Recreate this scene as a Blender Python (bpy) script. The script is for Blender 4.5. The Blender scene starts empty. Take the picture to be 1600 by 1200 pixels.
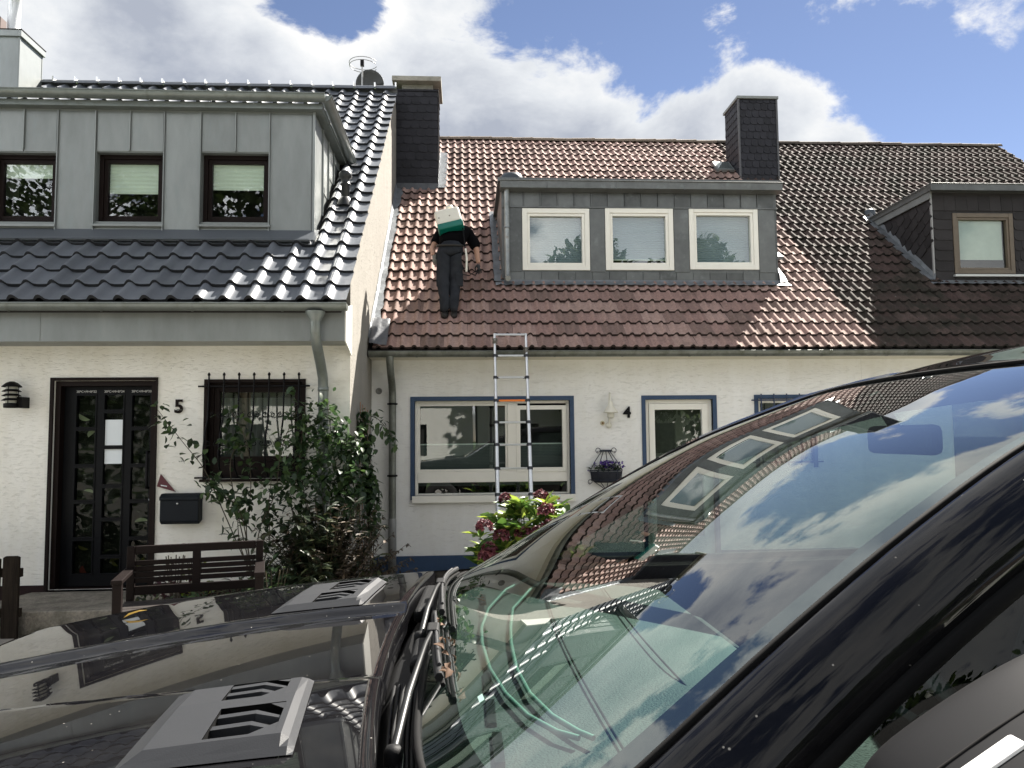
import bpy, bmesh, math, random
import numpy as np
from mathutils import Matrix, Vector

rad = math.radians
random.seed(7)
RNG = np.random.default_rng(7)
SC = bpy.context.scene
COL = SC.collection

# ------------------------------------------------------------------ camera
YAW, PITCH, ROLL, FPX = rad(3.5), rad(4.03), rad(-0.55), 1202.0
CAM = Vector((0.0, 0.0, 1.5))
_f = Vector((math.sin(YAW) * math.cos(PITCH), math.cos(YAW) * math.cos(PITCH), math.sin(PITCH)))
_r = Vector((math.cos(YAW), -math.sin(YAW), 0))
_u = _r.cross(_f)
_r2 = math.cos(ROLL) * _r + math.sin(ROLL) * _u
_u2 = -math.sin(ROLL) * _r + math.cos(ROLL) * _u
cam_data = bpy.data.cameras.new('camera')
cam_data.sensor_width = 36.0
cam_data.lens = FPX / 1600 * 36.0
cam_data.clip_start = 0.02
cam_data.clip_end = 2000
cam = bpy.data.objects.new('camera', cam_data)
COL.objects.link(cam)
cam.matrix_world = Matrix(((_r2.x, _u2.x, -_f.x, CAM.x), (_r2.y, _u2.y, -_f.y, CAM.y), (_r2.z, _u2.z, -_f.z, CAM.z), (0, 0, 0, 1)))
SC.camera = cam

# survey helpers: where a photo pixel meets a real plane of the place
def ray(px, py):
    a, b = (px - 800) / FPX, (py - 600) / FPX
    return _r2 * a - _u2 * b + _f
def onY(px, py, Y):
    d = ray(px, py); return CAM + d * ((Y - CAM.y) / d.y)
def onZ(px, py, Z):
    d = ray(px, py); return CAM + d * ((Z - CAM.z) / d.z)
def px_of(p):
    q = Vector(p) - CAM
    w = q.dot(_f)
    return 800 + FPX * q.dot(_r2) / w, 600 - FPX * q.dot(_u2) / w, w

# ------------------------------------------------------------------ light
SUN_AZ, SUN_EL = rad(41.0), rad(45.5)
SUN = Vector((math.sin(SUN_AZ) * math.cos(SUN_EL), math.cos(SUN_AZ) * math.cos(SUN_EL), math.sin(SUN_EL)))
sl = bpy.data.lights.new('sun', 'SUN')
sl.energy = 5.0
sl.angle = rad(0.53)
sl.color = (1.0, 0.94, 0.85)
so = bpy.data.objects.new('sun', sl)
COL.objects.link(so)
so.rotation_euler = (-SUN).to_track_quat('-Z', 'Y').to_euler()
so.location = (20, 25, 30)

world = bpy.data.worlds.new('World')
SC.world = world
world.use_nodes = True
wn, wl = world.node_tree.nodes, world.node_tree.links
bgn = wn['Background']
bgn.inputs[1].default_value = 0.05
sky = wn.new('ShaderNodeTexSky')
sky.sky_type = 'NISHITA'
sky.sun_disc = False
sky.sun_elevation = SUN_EL
sky.sun_rotation = SUN_AZ
sky.air_density = 1.0
sky.dust_density = 0.15
sky.altitude = 2500
sky.ozone_density = 2.0

def wnode(t, **k):
    n = wn.new(t)
    for a, b in k.items():
        setattr(n, a, b)
    return n
def wmath(op, a, b=None, clamp=False):
    n = wnode('ShaderNodeMath', operation=op, use_clamp=clamp)
    for i, x in enumerate((a, b)):
        if x is None: continue
        if isinstance(x, (int, float)): n.inputs[i].default_value = x
        else: wl.new(x, n.inputs[i])
    return n.outputs[0]
tc = wnode('ShaderNodeTexCoord')
DIR = tc.outputs['Generated']
nz = wnode('ShaderNodeTexNoise'); nz.inputs['Scale'].default_value = 5.2; nz.inputs['Detail'].default_value = 13; nz.inputs['Roughness'].default_value = 0.62; nz.inputs['Distortion'].default_value = 0.25
mp = wnode('ShaderNodeMapping'); mp.inputs['Scale'].default_value = (1, 1, 1.7); mp.inputs['Location'].default_value = (3.1, 0.4, 1.2)
wl.new(DIR, mp.inputs['Vector']); wl.new(mp.outputs[0], nz.inputs['Vector'])
nbig = wnode('ShaderNodeTexNoise'); nbig.inputs['Scale'].default_value = 1.7; nbig.inputs['Detail'].default_value = 3
wl.new(mp.outputs[0], nbig.inputs['Vector'])
# cumulus banks: each a direction and a reach
def bank(px, py, reach, amp):
    d = ray(px, py).normalized()
    n = wnode('ShaderNodeVectorMath', operation='DISTANCE'); n.inputs[1].default_value = d
    wl.new(DIR, n.inputs[0])
    m = wnode('ShaderNodeMapRange', interpolation_type='SMOOTHSTEP')
    m.inputs[1].default_value = 0.0; m.inputs[2].default_value = reach; m.inputs[3].default_value = amp; m.inputs[4].default_value = 0.0
    wl.new(n.outputs['Value'], m.inputs[0])
    return m.outputs[0]
BANKS = [(250, 150, 0.52, 0.62), (-200, 50, 0.55, 0.6), (620, 170, 0.34, 0.50), (800, 210, 0.22, 0.48), (930, 230, 0.19, 0.80), (1060, 240, 0.16, 0.88), (1205, 200, 0.14, 0.98), (1285, 240, 0.10, 0.85), (480, 40, 0.22, 0.35), (1440, 250, 0.05, 0.22),
         (1300, -5, 0.14, 0.60), (1430, -10, 0.14, 0.62), (1560, 5, 0.18, 0.68), (1130, 25, 0.12, 0.70),
         (900, -420, 0.30, 0.50), (1250, -800, 0.30, 0.50), (500, -900, 0.35, 0.45)]     # banks higher up, mirrored in the windscreen
acc = None
for b in BANKS:
    o = bank(*b)
    acc = o if acc is None else wmath('MAXIMUM', acc, o)
gap = bank(1010, -20, 0.32, -0.95)
gap2 = bank(1500, 170, 0.40, -0.62)
field = wmath('MULTIPLY', wmath('SUBTRACT', nbig.outputs[0], 0.31), 1.2)
dens = wmath('ADD', wmath('ADD', wmath('ADD', acc, field), wmath('MULTIPLY', wmath('SUBTRACT', nz.outputs[0], 0.5), 2.1)), wmath('ADD', wmath('ADD', gap, gap2), bank(510, -15, 0.11, -0.75)))
cov = wnode('ShaderNodeMapRange', interpolation_type='SMOOTHSTEP')
cov.inputs[1].default_value = 0.10; cov.inputs[2].default_value = 0.34
wl.new(dens, cov.inputs[0])
tone = wnode('ShaderNodeValToRGB')       # thin sunlit rims are white, the thick bodies grey
tone.color_ramp.elements[0].position = 0.10; tone.color_ramp.elements[0].color = (5.5, 5.45, 5.35, 1)
tone.color_ramp.elements[1].position = 0.80; tone.color_ramp.elements[1].color = (2.25, 2.45, 2.9, 1)
e = tone.color_ramp.elements.new(0.40); e.color = (4.1, 4.25, 4.45, 1)
soft = wnode('ShaderNodeTexNoise'); soft.inputs['Scale'].default_value = 4.6; soft.inputs['Detail'].default_value = 5
mp2 = wnode('ShaderNodeMapping'); mp2.inputs['Location'].default_value = (7.3, 2.2, 5.1); wl.new(DIR, mp2.inputs['Vector']); wl.new(mp2.outputs[0], soft.inputs['Vector'])
wl.new(wmath('ADD', wmath('MULTIPLY', dens, 0.58), wmath('MULTIPLY', wmath('SUBTRACT', soft.outputs[0], 0.45), 1.5)), tone.inputs[0])
# cumulus seen away from the sun show their sunlit side, brightened to fill the shaded fronts
dsun = wnode('ShaderNodeVectorMath', operation='DOT_PRODUCT'); dsun.inputs[1].default_value = SUN; wl.new(DIR, dsun.inputs[0])
lit = wnode('ShaderNodeMapRange', interpolation_type='SMOOTHSTEP'); lit.inputs[1].default_value = 0.15; lit.inputs[2].default_value = -0.65; lit.inputs[3].default_value = 1.0; lit.inputs[4].default_value = 5.0
wl.new(dsun.outputs['Value'], lit.inputs[0])
tlit = wnode('ShaderNodeVectorMath', operation='SCALE'); wl.new(tone.outputs[0], tlit.inputs[0]); wl.new(lit.outputs[0], tlit.inputs['Scale'])
wmix = wnode('ShaderNodeMix', data_type='RGBA')
wl.new(cov.outputs[0], wmix.inputs['Factor'])
skt = wnode('ShaderNodeVectorMath', operation='MULTIPLY'); skt.inputs[1].default_value = (0.84, 0.72, 0.69); wl.new(sky.outputs[0], skt.inputs[0]); wl.new(skt.outputs[0], wmix.inputs['A']); wl.new(tlit.outputs[0], wmix.inputs['B'])
wl.new(wmix.outputs['Result'], bgn.inputs[0])
world.cycles.sampling_method = 'MANUAL'
world.cycles.sample_map_resolution = 1024

vs = SC.view_settings
vs.view_transform = 'Standard'
vs.look = 'None'
vs.gamma = 1.0
vs.use_curve_mapping = False
vs.exposure = 2.0
SC.cycles.use_denoising = True
SC.cycles.max_bounces = 8
SC.cycles.transparent_max_bounces = 16
SC.cycles.caustics_reflective = False
SC.cycles.caustics_refractive = False
SC.cycles.sample_clamp_indirect = 8.0

# ------------------------------------------------------------------ materials
def newmat(name):
    m = bpy.data.materials.new(name); m.use_nodes = True
    nt = m.node_tree
    return m, nt.nodes, nt.links, nt.nodes['Principled BSDF']
def lk(links, a, b): links.new(a, b)
MATS = {}
def mat(name, col, rough=0.6, metal=0.0, var=0.0, vscale=3.0, bump=0.0, bscale=60.0, coat=0.0, spec=0.5, rnd=0.0, stretch=(1, 1, 1), dirt=None, sheen=0):
    """plain surface: colour, world-space mottling, per-object variation, fine relief"""
    if name in MATS: return MATS[name]
    m, n, l, p = newmat(name)
    p.inputs['Roughness'].default_value = rough
    p.inputs['Metallic'].default_value = metal
    p.inputs['Specular IOR Level'].default_value = spec
    p.inputs['Coat Weight'].default_value = coat
    p.inputs['Coat Roughness'].default_value = 0.03
    g = n.new('ShaderNodeNewGeometry')
    mpn = n.new('ShaderNodeMapping'); mpn.inputs['Scale'].default_value = stretch
    l.new(g.outputs['Position'], mpn.inputs['Vector'])
    colsock = None
    rgb = n.new('ShaderNodeRGB'); rgb.outputs[0].default_value = (*col, 1); colsock = rgb.outputs[0]
    if var or rnd:
        hsv = n.new('ShaderNodeHueSaturation'); l.new(colsock, hsv.inputs['Color'])
        val = n.new('ShaderNodeMath'); val.operation = 'ADD'; val.inputs[0].default_value = 1.0
        nt_ = n.new('ShaderNodeTexNoise'); nt_.inputs['Scale'].default_value = vscale; nt_.inputs['Detail'].default_value = 8; nt_.inputs['Roughness'].default_value = 0.65
        l.new(mpn.outputs[0], nt_.inputs['Vector'])
        mr = n.new('ShaderNodeMapRange'); mr.inputs[1].default_value = 0.25; mr.inputs[2].default_value = 0.75; mr.inputs[3].default_value = -var; mr.inputs[4].default_value = var
        l.new(nt_.outputs[0], mr.inputs[0])
        l.new(mr.outputs[0], val.inputs[1])
        vv = val.outputs[0]
        if rnd:
            oi = n.new('ShaderNodeObjectInfo'); isl = n.new('ShaderNodeNewGeometry')
            ad = n.new('ShaderNodeMath'); ad.operation = 'ADD'; l.new(oi.outputs['Random'], ad.inputs[0]); l.new(isl.outputs['Random Per Island'], ad.inputs[1])
            fr = n.new('ShaderNodeMath'); fr.operation = 'FRACT'; l.new(ad.outputs[0], fr.inputs[0])
            m2 = n.new('ShaderNodeMapRange'); m2.inputs[3].default_value = -rnd; m2.inputs[4].default_value = rnd; l.new(fr.outputs[0], m2.inputs[0])
            ad2 = n.new('ShaderNodeMath'); ad2.operation = 'ADD'; l.new(vv, ad2.inputs[0]); l.new(m2.outputs[0], ad2.inputs[1]); vv = ad2.outputs[0]
        l.new(vv, hsv.inputs['Value']); colsock = hsv.outputs[0]
    if dirt:
        dc, ds, lo, hi = dirt
        dn = n.new('ShaderNodeTexNoise'); dn.inputs['Scale'].default_value = ds; dn.inputs['Detail'].default_value = 10; dn.inputs['Roughness'].default_value = 0.7
        l.new(mpn.outputs[0], dn.inputs['Vector'])
        dm = n.new('ShaderNodeMapRange'); dm.inputs[1].default_value = lo; dm.inputs[2].default_value = hi; l.new(dn.outputs[0], dm.inputs[0])
        mx = n.new('ShaderNodeMix'); mx.data_type = 'RGBA'; l.new(dm.outputs[0], mx.inputs['Factor']); l.new(colsock, mx.inputs['A']); mx.inputs['B'].default_value = (*dc, 1); colsock = mx.outputs['Result']
    l.new(colsock, p.inputs['Base Color'])
    if bump:
        bn = n.new('ShaderNodeTexNoise'); bn.inputs['Scale'].default_value = bscale; bn.inputs['Detail'].default_value = 6
        l.new(mpn.outputs[0], bn.inputs['Vector'])
        b = n.new('ShaderNodeBump'); b.inputs['Strength'].default_value = bump; b.inputs['Distance'].default_value = 0.01
        l.new(bn.outputs[0], b.inputs['Height']); l.new(b.outputs[0], p.inputs['Normal'])
    MATS[name] = m
    return m

def glass(name, tint=(0.8, 0.86, 0.83), ior=1.6, rough=0.0, wav=0.0, wscale=2.0):
    if name in MATS: return MATS[name]
    m, n, l, p = newmat(name)
    n.remove(p)
    out = n['Material Output']
    tr = n.new('ShaderNodeBsdfTransparent'); tr.inputs[0].default_value = (*tint, 1)
    gl = n.new('ShaderNodeBsdfGlossy'); gl.inputs['Roughness'].default_value = rough; gl.inputs[0].default_value = (0.96, 0.98, 0.98, 1)
    # Schlick reflectance from the unsigned angle, so that either side of the pane behaves alike
    g = n.new('ShaderNodeNewGeometry')
    dt = n.new('ShaderNodeVectorMath'); dt.operation = 'DOT_PRODUCT'; l.new(g.outputs['Incoming'], dt.inputs[0]); l.new(g.outputs['Normal'], dt.inputs[1])
    def mth(op, x, y):
        k = n.new('ShaderNodeMath'); k.operation = op
        for i, q in enumerate((x, y)):
            if q is None: continue
            if isinstance(q, (int, float)): k.inputs[i].default_value = q
            else: l.new(q, k.inputs[i])
        return k.outputs[0]
    r0 = ((ior - 1) / (ior + 1)) ** 2
    R = mth('ADD', mth('MULTIPLY', mth('POWER', mth('SUBTRACT', 1.0, mth('ABSOLUTE', dt.outputs['Value'], None)), 5.0), 1 - r0), r0)
    R = mth('DIVIDE', mth('MULTIPLY', R, 2.0), mth('ADD', R, 1.0))      # front and back surface of the sheet together
    mx = n.new('ShaderNodeMixShader'); l.new(R, mx.inputs[0]); l.new(tr.outputs[0], mx.inputs[1]); l.new(gl.outputs[0], mx.inputs[2])
    if wav:
        t = n.new('ShaderNodeTexNoise'); t.inputs['Scale'].default_value = wscale; t.inputs['Detail'].default_value = 1
        l.new(g.outputs['Position'], t.inputs['Vector'])
        b = n.new('ShaderNodeBump'); b.inputs['Strength'].default_value = wav; b.inputs['Distance'].default_value = 0.05
        l.new(t.outputs[0], b.inputs['Height']); l.new(b.outputs[0], gl.inputs['Normal'])
    l.new(mx.outputs[0], out.inputs[0])
    MATS[name] = m
    return m

def plaster(name, col, dirtcol):
    m, n, l, p = newmat(name)
    p.inputs['Roughness'].default_value = 0.92; p.inputs['Specular IOR Level'].default_value = 0.15
    g = n.new('ShaderNodeNewGeometry')
    def noise(sc, scale, det, rough=0.55):
        mpn = n.new('ShaderNodeMapping'); mpn.inputs['Scale'].default_value = sc; l.new(g.outputs['Position'], mpn.inputs['Vector'])
        t = n.new('ShaderNodeTexNoise'); t.inputs['Scale'].default_value = scale; t.inputs['Detail'].default_value = det; t.inputs['Roughness'].default_value = rough
        l.new(mpn.outputs[0], t.inputs['Vector']); return t.outputs[0]
    groove = noise((8, 8, 40), 1.9, 6, 0.62)
    gr = n.new('ShaderNodeMapRange'); gr.inputs[1].default_value = 0.30; gr.inputs[2].default_value = 0.46; l.new(groove, gr.inputs[0])
    fine = noise((1, 1, 1.6), 110, 3)
    sm = n.new('ShaderNodeMath'); sm.operation = 'MULTIPLY_ADD'; l.new(fine, sm.inputs[0]); sm.inputs[1].default_value = 0.35; l.new(gr.outputs[0], sm.inputs[2])
    b = n.new('ShaderNodeBump'); b.inputs['Strength'].default_value = 0.55; b.inputs['Distance'].default_value = 0.008
    l.new(sm.outputs[0], b.inputs['Height']); l.new(b.outputs[0], p.inputs['Normal'])
    big = noise((2.4, 1, 0.4), 1.3, 7, 0.65)
    bm = n.new('ShaderNodeMapRange'); bm.inputs[1].default_value = 0.42; bm.inputs[2].default_value = 0.8; bm.inputs[3].default_value = 0.0; bm.inputs[4].default_value = 0.7; l.new(big, bm.inputs[0])
    mx = n.new('ShaderNodeMix'); mx.data_type = 'RGBA'; l.new(bm.outputs[0], mx.inputs['Factor']); mx.inputs['A'].default_value = (*col, 1); mx.inputs['B'].default_value = (*dirtcol, 1)
    gm = n.new('ShaderNodeMix'); gm.data_type = 'RGBA'; gm.blend_type = 'MULTIPLY'; gm.inputs['Factor'].default_value = 0.22
    l.new(mx.outputs['Result'], gm.inputs['A'])
    rp = n.new('ShaderNodeMapRange'); rp.inputs[3].default_value = 0.72; rp.inputs[4].default_value = 1.0; l.new(gr.outputs[0], rp.inputs[0]); l.new(rp.outputs[0], gm.inputs['B'])
    l.new(gm.outputs['Result'], p.inputs['Base Color'])
    MATS[name] = m
    return m


# ------------------------------------------------------------------ objects
WM = {}
def wm(o): return WM.get(o.name, Matrix.Identity(4))
def adopt(o, parent):
    if parent is not None:
        o.parent = parent
        o.matrix_parent_inverse = wm(parent).inverted()
def place(o, M):
    o.matrix_basis = M
    WM[o.name] = M.copy()
def tag(o, label=None, cat=None, group=None, kind=None):
    if label: o['label'] = label
    if cat: o['category'] = cat
    if group: o['group'] = group
    if kind: o['kind'] = kind
    return o
def thing(name, loc, label, cat, group=None):
    o = bpy.data.objects.new(name, None); COL.objects.link(o)
    o.empty_display_size = 0.2
    place(o, Matrix.Translation(Vector(loc)))
    return tag(o, label, cat, group)
def link(name, me, parent=None, M=None):
    o = bpy.data.objects.new(name, me); COL.objects.link(o)
    place(o, M if M is not None else Matrix.Identity(4))
    adopt(o, parent)
    return o

class MB:
    def __init__(s): s.v, s.f, s.s, s.m = [], [], [], []
    def add(s, vs, fs, smooth=False, mi=0):
        k = len(s.v); s.v += [tuple(p) for p in vs]
        for f in fs: s.f.append(tuple(i + k for i in f)); s.s.append(smooth); s.m.append(mi)
        return s
    def box(s, x0, x1, y0, y1, z0, z1, mi=0):
        x0, x1 = sorted((x0, x1)); y0, y1 = sorted((y0, y1)); z0, z1 = sorted((z0, z1))
        vs = [(x, y, z) for x in (x0, x1) for y in (y0, y1) for z in (z0, z1)]
        return s.add(vs, [(0, 1, 3, 2), (4, 6, 7, 5), (0, 4, 5, 1), (2, 3, 7, 6), (0, 2, 6, 4), (1, 5, 7, 3)], mi=mi)
    def obox(s, c, ax, ay, az, mi=0):
        c, ax, ay, az = map(Vector, (c, ax, ay, az))
        vs = [c + ax * i + ay * j + az * k for i in (-1, 1) for j in (-1, 1) for k in (-1, 1)]
        return s.add(vs, [(0, 1, 3, 2), (4, 6, 7, 5), (0, 4, 5, 1), (2, 3, 7, 6), (0, 2, 6, 4), (1, 5, 7, 3)], mi=mi)
    def bar(s, a, b, w, h, up=(0, 0, 1)):
        a, b, up = Vector(a), Vector(b), Vector(up)
        d = b - a; L = d.length; d.normalize()
        sd = d.cross(up)
        if sd.length < 1e-4: sd = d.cross(Vector((1, 0, 0)))
        sd.normalize(); u = sd.cross(d)
        return s.obox((a + b) / 2, d * L / 2, sd * w / 2, u * h / 2)
    def prism(s, pts, off, mi=0):
        n = len(pts); off = Vector(off); a = [Vector(p) for p in pts]; b = [p + off for p in a]
        return s.add(a + b, [tuple(range(n - 1, -1, -1)), tuple(range(n, 2 * n))] + [(i, (i + 1) % n, n + (i + 1) % n, n + i) for i in range(n)], mi=mi)
    def tube(s, path, r, n=8, cap=True, smooth=True, closed=False):
        P = [Vector(p) for p in path]; m = len(P); rings = []
        rs = [r] * m if isinstance(r, (int, float)) else r
        prev = None
        for i in range(m):
            if closed: t = P[(i + 1) % m] - P[i - 1]
            else: t = P[min(i + 1, m - 1)] - P[max(i - 1, 0)]
            t.normalize()
            if prev is None:
                prev = t.cross(Vector((0, 0, 1)))
                if prev.length < 1e-3: prev = t.cross(Vector((0, 1, 0)))
            a = prev - t * prev.dot(t)
            if a.length < 1e-6: a = t.orthogonal()
            a.normalize(); prev = a; b = t.cross(a)
            rings.append([P[i] + (a * math.cos(2 * math.pi * k / n) + b * math.sin(2 * math.pi * k / n)) * rs[i] for k in range(n)])
        vs = [p for R in rings for p in R]; fs = []
        for i in range(m if closed else m - 1):
            j = (i + 1) % m
            for k in range(n):
                fs.append((i * n + k, i * n + (k + 1) % n, j * n + (k + 1) % n, j * n + k))
        s.add(vs, fs, smooth)
        if cap and not closed:
            s.add(rings[0], [tuple(range(n - 1, -1, -1))]); s.add(rings[-1], [tuple(range(n))])
        return s
    def lathe(s, c, prof, n=16, axis='z', smooth=True):
        c = Vector(c); vs, fs = [], []
        for (r, h) in prof:
            for k in range(n):
                a = 2 * math.pi * k / n
                o = {'z': (r * math.cos(a), r * math.sin(a), h), 'y': (r * math.cos(a), h, r * math.sin(a)), 'x': (h, r * math.cos(a), r * math.sin(a))}[axis]
                vs.append(c + Vector(o))
        for i in range(len(prof) - 1):
            for k in range(n): fs.append((i * n + k, i * n + (k + 1) % n, (i + 1) * n + (k + 1) % n, (i + 1) * n + k))
        return s.add(vs, fs, smooth)
    def grid(s, P, smooth=True, flip=False, mi=0):
        m, n = len(P), len(P[0]); vs = [p for R in P for p in R]
        fs = [((i * n + j), (i * n + j + 1), ((i + 1) * n + j + 1), ((i + 1) * n + j)) for i in range(m - 1) for j in range(n - 1)]
        if flip: fs = [f[::-1] for f in fs]
        return s.add(vs, fs, smooth, mi)
    def mesh(s, name, mats):
        me = bpy.data.meshes.new(name); me.from_pydata(s.v, [], s.f)
        mats = mats if isinstance(mats, (list, tuple)) else [mats]
        for m in mats: me.materials.append(m)
        me.polygons.foreach_set('use_smooth', s.s); me.polygons.foreach_set('material_index', s.m)
        me.update(); return me
    def build(s, name, mats, parent=None, bevel=0.0, fix=True, seg=2):
        me = s.mesh(name, mats)
        if fix:
            bm = bmesh.new(); bm.from_mesh(me); bmesh.ops.recalc_face_normals(bm, faces=bm.faces); bm.to_mesh(me); bm.free()
        o = link(name, me, parent)
        if bevel:
            b = o.modifiers.new('bevel', 'BEVEL'); b.width = bevel; b.segments = seg; b.limit_method = 'ANGLE'; b.angle_limit = rad(40)
        return o

def wall_sheet(mb, Y, x0, x1, z0, z1, holes, depth):
    """front face of a wall at plane Y with rectangular openings and their reveals"""
    xs = sorted({x0, x1, *[h[0] for h in holes], *[h[1] for h in holes]})
    zs = sorted({z0, z1, *[h[2] for h in holes], *[h[3] for h in holes]})
    for i in range(len(xs) - 1):
        for j in range(len(zs) - 1):
            cx, cz = (xs[i] + xs[i + 1]) / 2, (zs[j] + zs[j + 1]) / 2
            if any(h[0] < cx < h[1] and h[2] < cz < h[3] for h in holes): continue
            mb.add([(xs[i], Y, zs[j]), (xs[i + 1], Y, zs[j]), (xs[i + 1], Y, zs[j + 1]), (xs[i], Y, zs[j + 1])], [(0, 1, 2, 3)])
    for (a, b, c, d) in holes:
        q = [(a, c), (b, c), (b, d), (a, d)]
        for k in range(4):
            p, r = q[k], q[(k + 1) % 4]
            mb.add([(p[0], Y, p[1]), (r[0], Y, r[1]), (r[0], Y + depth, r[1]), (p[0], Y + depth, p[1])], [(3, 2, 1, 0)])
    return mb

def half_gutter(mb, x0, x1, Y, z, r, bead=0.008):
    """half-round eaves gutter running along x, open to the top; Y,z = centre of its rim"""
    n = 12
    for rr, fl in ((r, False), (r - 0.004, True)):
        A = [(Y - rr * math.cos(math.pi * k / n), z - rr * math.sin(math.pi * k / n)) for k in range(n + 1)]
        mb.grid([[(x0, a, b) for a, b in A], [(x1, a, b) for a, b in A]], smooth=True, flip=fl)
    mb.tube([(x0, Y - r, z), (x1, Y - r, z)], bead, 8)
    for x in (x0, x1):
        mb.add([(x, Y - r * math.cos(math.pi * k / n), z - r * math.sin(math.pi * k / n)) for k in range(n + 1)], [tuple(range(n + 1))])
    k = x0 + 0.55
    while k < x1 - 0.1:
        A = [(Y - (r + .004) * math.cos(math.pi * q / n), z - (r + .004) * math.sin(math.pi * q / n)) for q in range(n + 1)]
        mb.grid([[(k, a, b) for a, b in A], [(k + .022, a, b) for a, b in A]])
        k += 0.82
    return mb
# ================================================================== materials of the place
PL5 = plaster('plaster_cream', (0.83, 0.815, 0.755), (0.68, 0.645, 0.54))
PL4 = plaster('plaster_white', (0.80, 0.80, 0.78), (0.68, 0.665, 0.61))
M_ZINC5 = mat('zinc_pale', (0.235, 0.252, 0.25), 0.42, 0.35, rnd=0.10, var=0.16, vscale=2.2, stretch=(2.4, 1, 0.7), bump=0.22, bscale=3.2, dirt=((0.22, 0.25, 0.25), 5, 0.55, 0.8))
M_ZINC5D = mat('zinc_seam', (0.20, 0.215, 0.212), 0.45, 0.35)
M_ZINC4 = mat('zinc_weathered', (0.112, 0.118, 0.116), 0.42, 0.45, var=0.28, vscale=4.5, bump=0.05, bscale=12, rnd=0.24, dirt=((0.22, 0.24, 0.24), 7, 0.56, 0.85))
M_GUT5 = mat('gutter_zinc_green_grey', (0.175, 0.195, 0.188), 0.4, 0.4, var=0.15, vscale=5, dirt=((0.12, 0.13, 0.11), 9, 0.5, 0.8))
M_GUT4 = mat('gutter_zinc_dull', (0.16, 0.17, 0.155), 0.45, 0.4, var=0.22, vscale=6, dirt=((0.07, 0.075, 0.05), 8, 0.45, 0.75))
M_LEAD = mat('lead_flashing', (0.20, 0.215, 0.23), 0.5, 0.55, var=0.35, vscale=9, bump=0.35, bscale=30)
M_LEADD = mat('lead_dark', (0.07, 0.075, 0.085), 0.5, 0.3, var=0.3, vscale=8, bump=0.5, bscale=22)
M_SLATE = mat('slate_dark', (0.021, 0.021, 0.026), 0.6, 0, spec=0.22, var=0.22, vscale=9, bump=0.25, bscale=45, rnd=0.22)
M_SLATE3 = mat('slate_brown_grey', (0.026, 0.024, 0.025), 0.65, 0, spec=0.18, var=0.2, vscale=9, bump=0.25, bscale=45, rnd=0.2)
M_TILE5 = mat('tile_charcoal_glazed', (0.125, 0.136, 0.155), 0.42, 0, var=0.12, vscale=4, bump=0.04, bscale=90, rnd=0.14, coat=0.08)
M_UNDER = mat('roof_underlay', (0.010, 0.008, 0.0075), 0.9)
M_CONC = mat('concrete_cap', (0.27, 0.255, 0.22), 0.9, var=0.3, vscale=6, bump=0.4, bscale=40)
M_PVC = mat('white_plastic_frame', (0.78, 0.765, 0.70), 0.35, var=0.04, vscale=6)
M_BLUE = mat('blue_paint', (0.020, 0.050, 0.110), 0.55, var=0.18, vscale=6, bump=0.2, bscale=60)
M_BROWN = mat('dark_brown_frame', (0.010, 0.0058, 0.005), 0.5, spec=0.12, var=0.2, vscale=12)
M_TAN = mat('tan_frame', (0.105, 0.082, 0.058), 0.5, var=0.2, vscale=12)
M_BLACK = mat('black_lacquer', (0.003, 0.0036, 0.005), 0.45, spec=0.14, var=0.1)
M_IRON = mat('wrought_iron', (0.005, 0.005, 0.006), 0.5, 0.0, spec=0.15, bump=0.2, bscale=80)
M_PLINTH5 = mat('plinth_oxblood', (0.022, 0.012, 0.012), 0.8, spec=0.15, var=0.25, vscale=7, bump=0.3, bscale=60)
M_BLINDG = mat('blind_pale_green', (0.74, 0.80, 0.70), 0.8, var=0.06)
M_BLINDB = mat('blind_blue_grey', (0.22, 0.27, 0.31), 0.8, var=0.05)
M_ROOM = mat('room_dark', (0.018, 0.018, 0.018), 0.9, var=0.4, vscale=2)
M_CURT = mat('curtain_sheer', (0.14, 0.145, 0.135), 0.9, var=0.35, vscale=3, stretch=(9, 1, 0.6))
M_WHITE = mat('white_paper', (0.72, 0.77, 0.80), 0.7, var=0.03)
GL_WIN = glass('window_glass', (0.82, 0.88, 0.85), 1.6, 0.0, wav=0.012, wscale=1.3)

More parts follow.
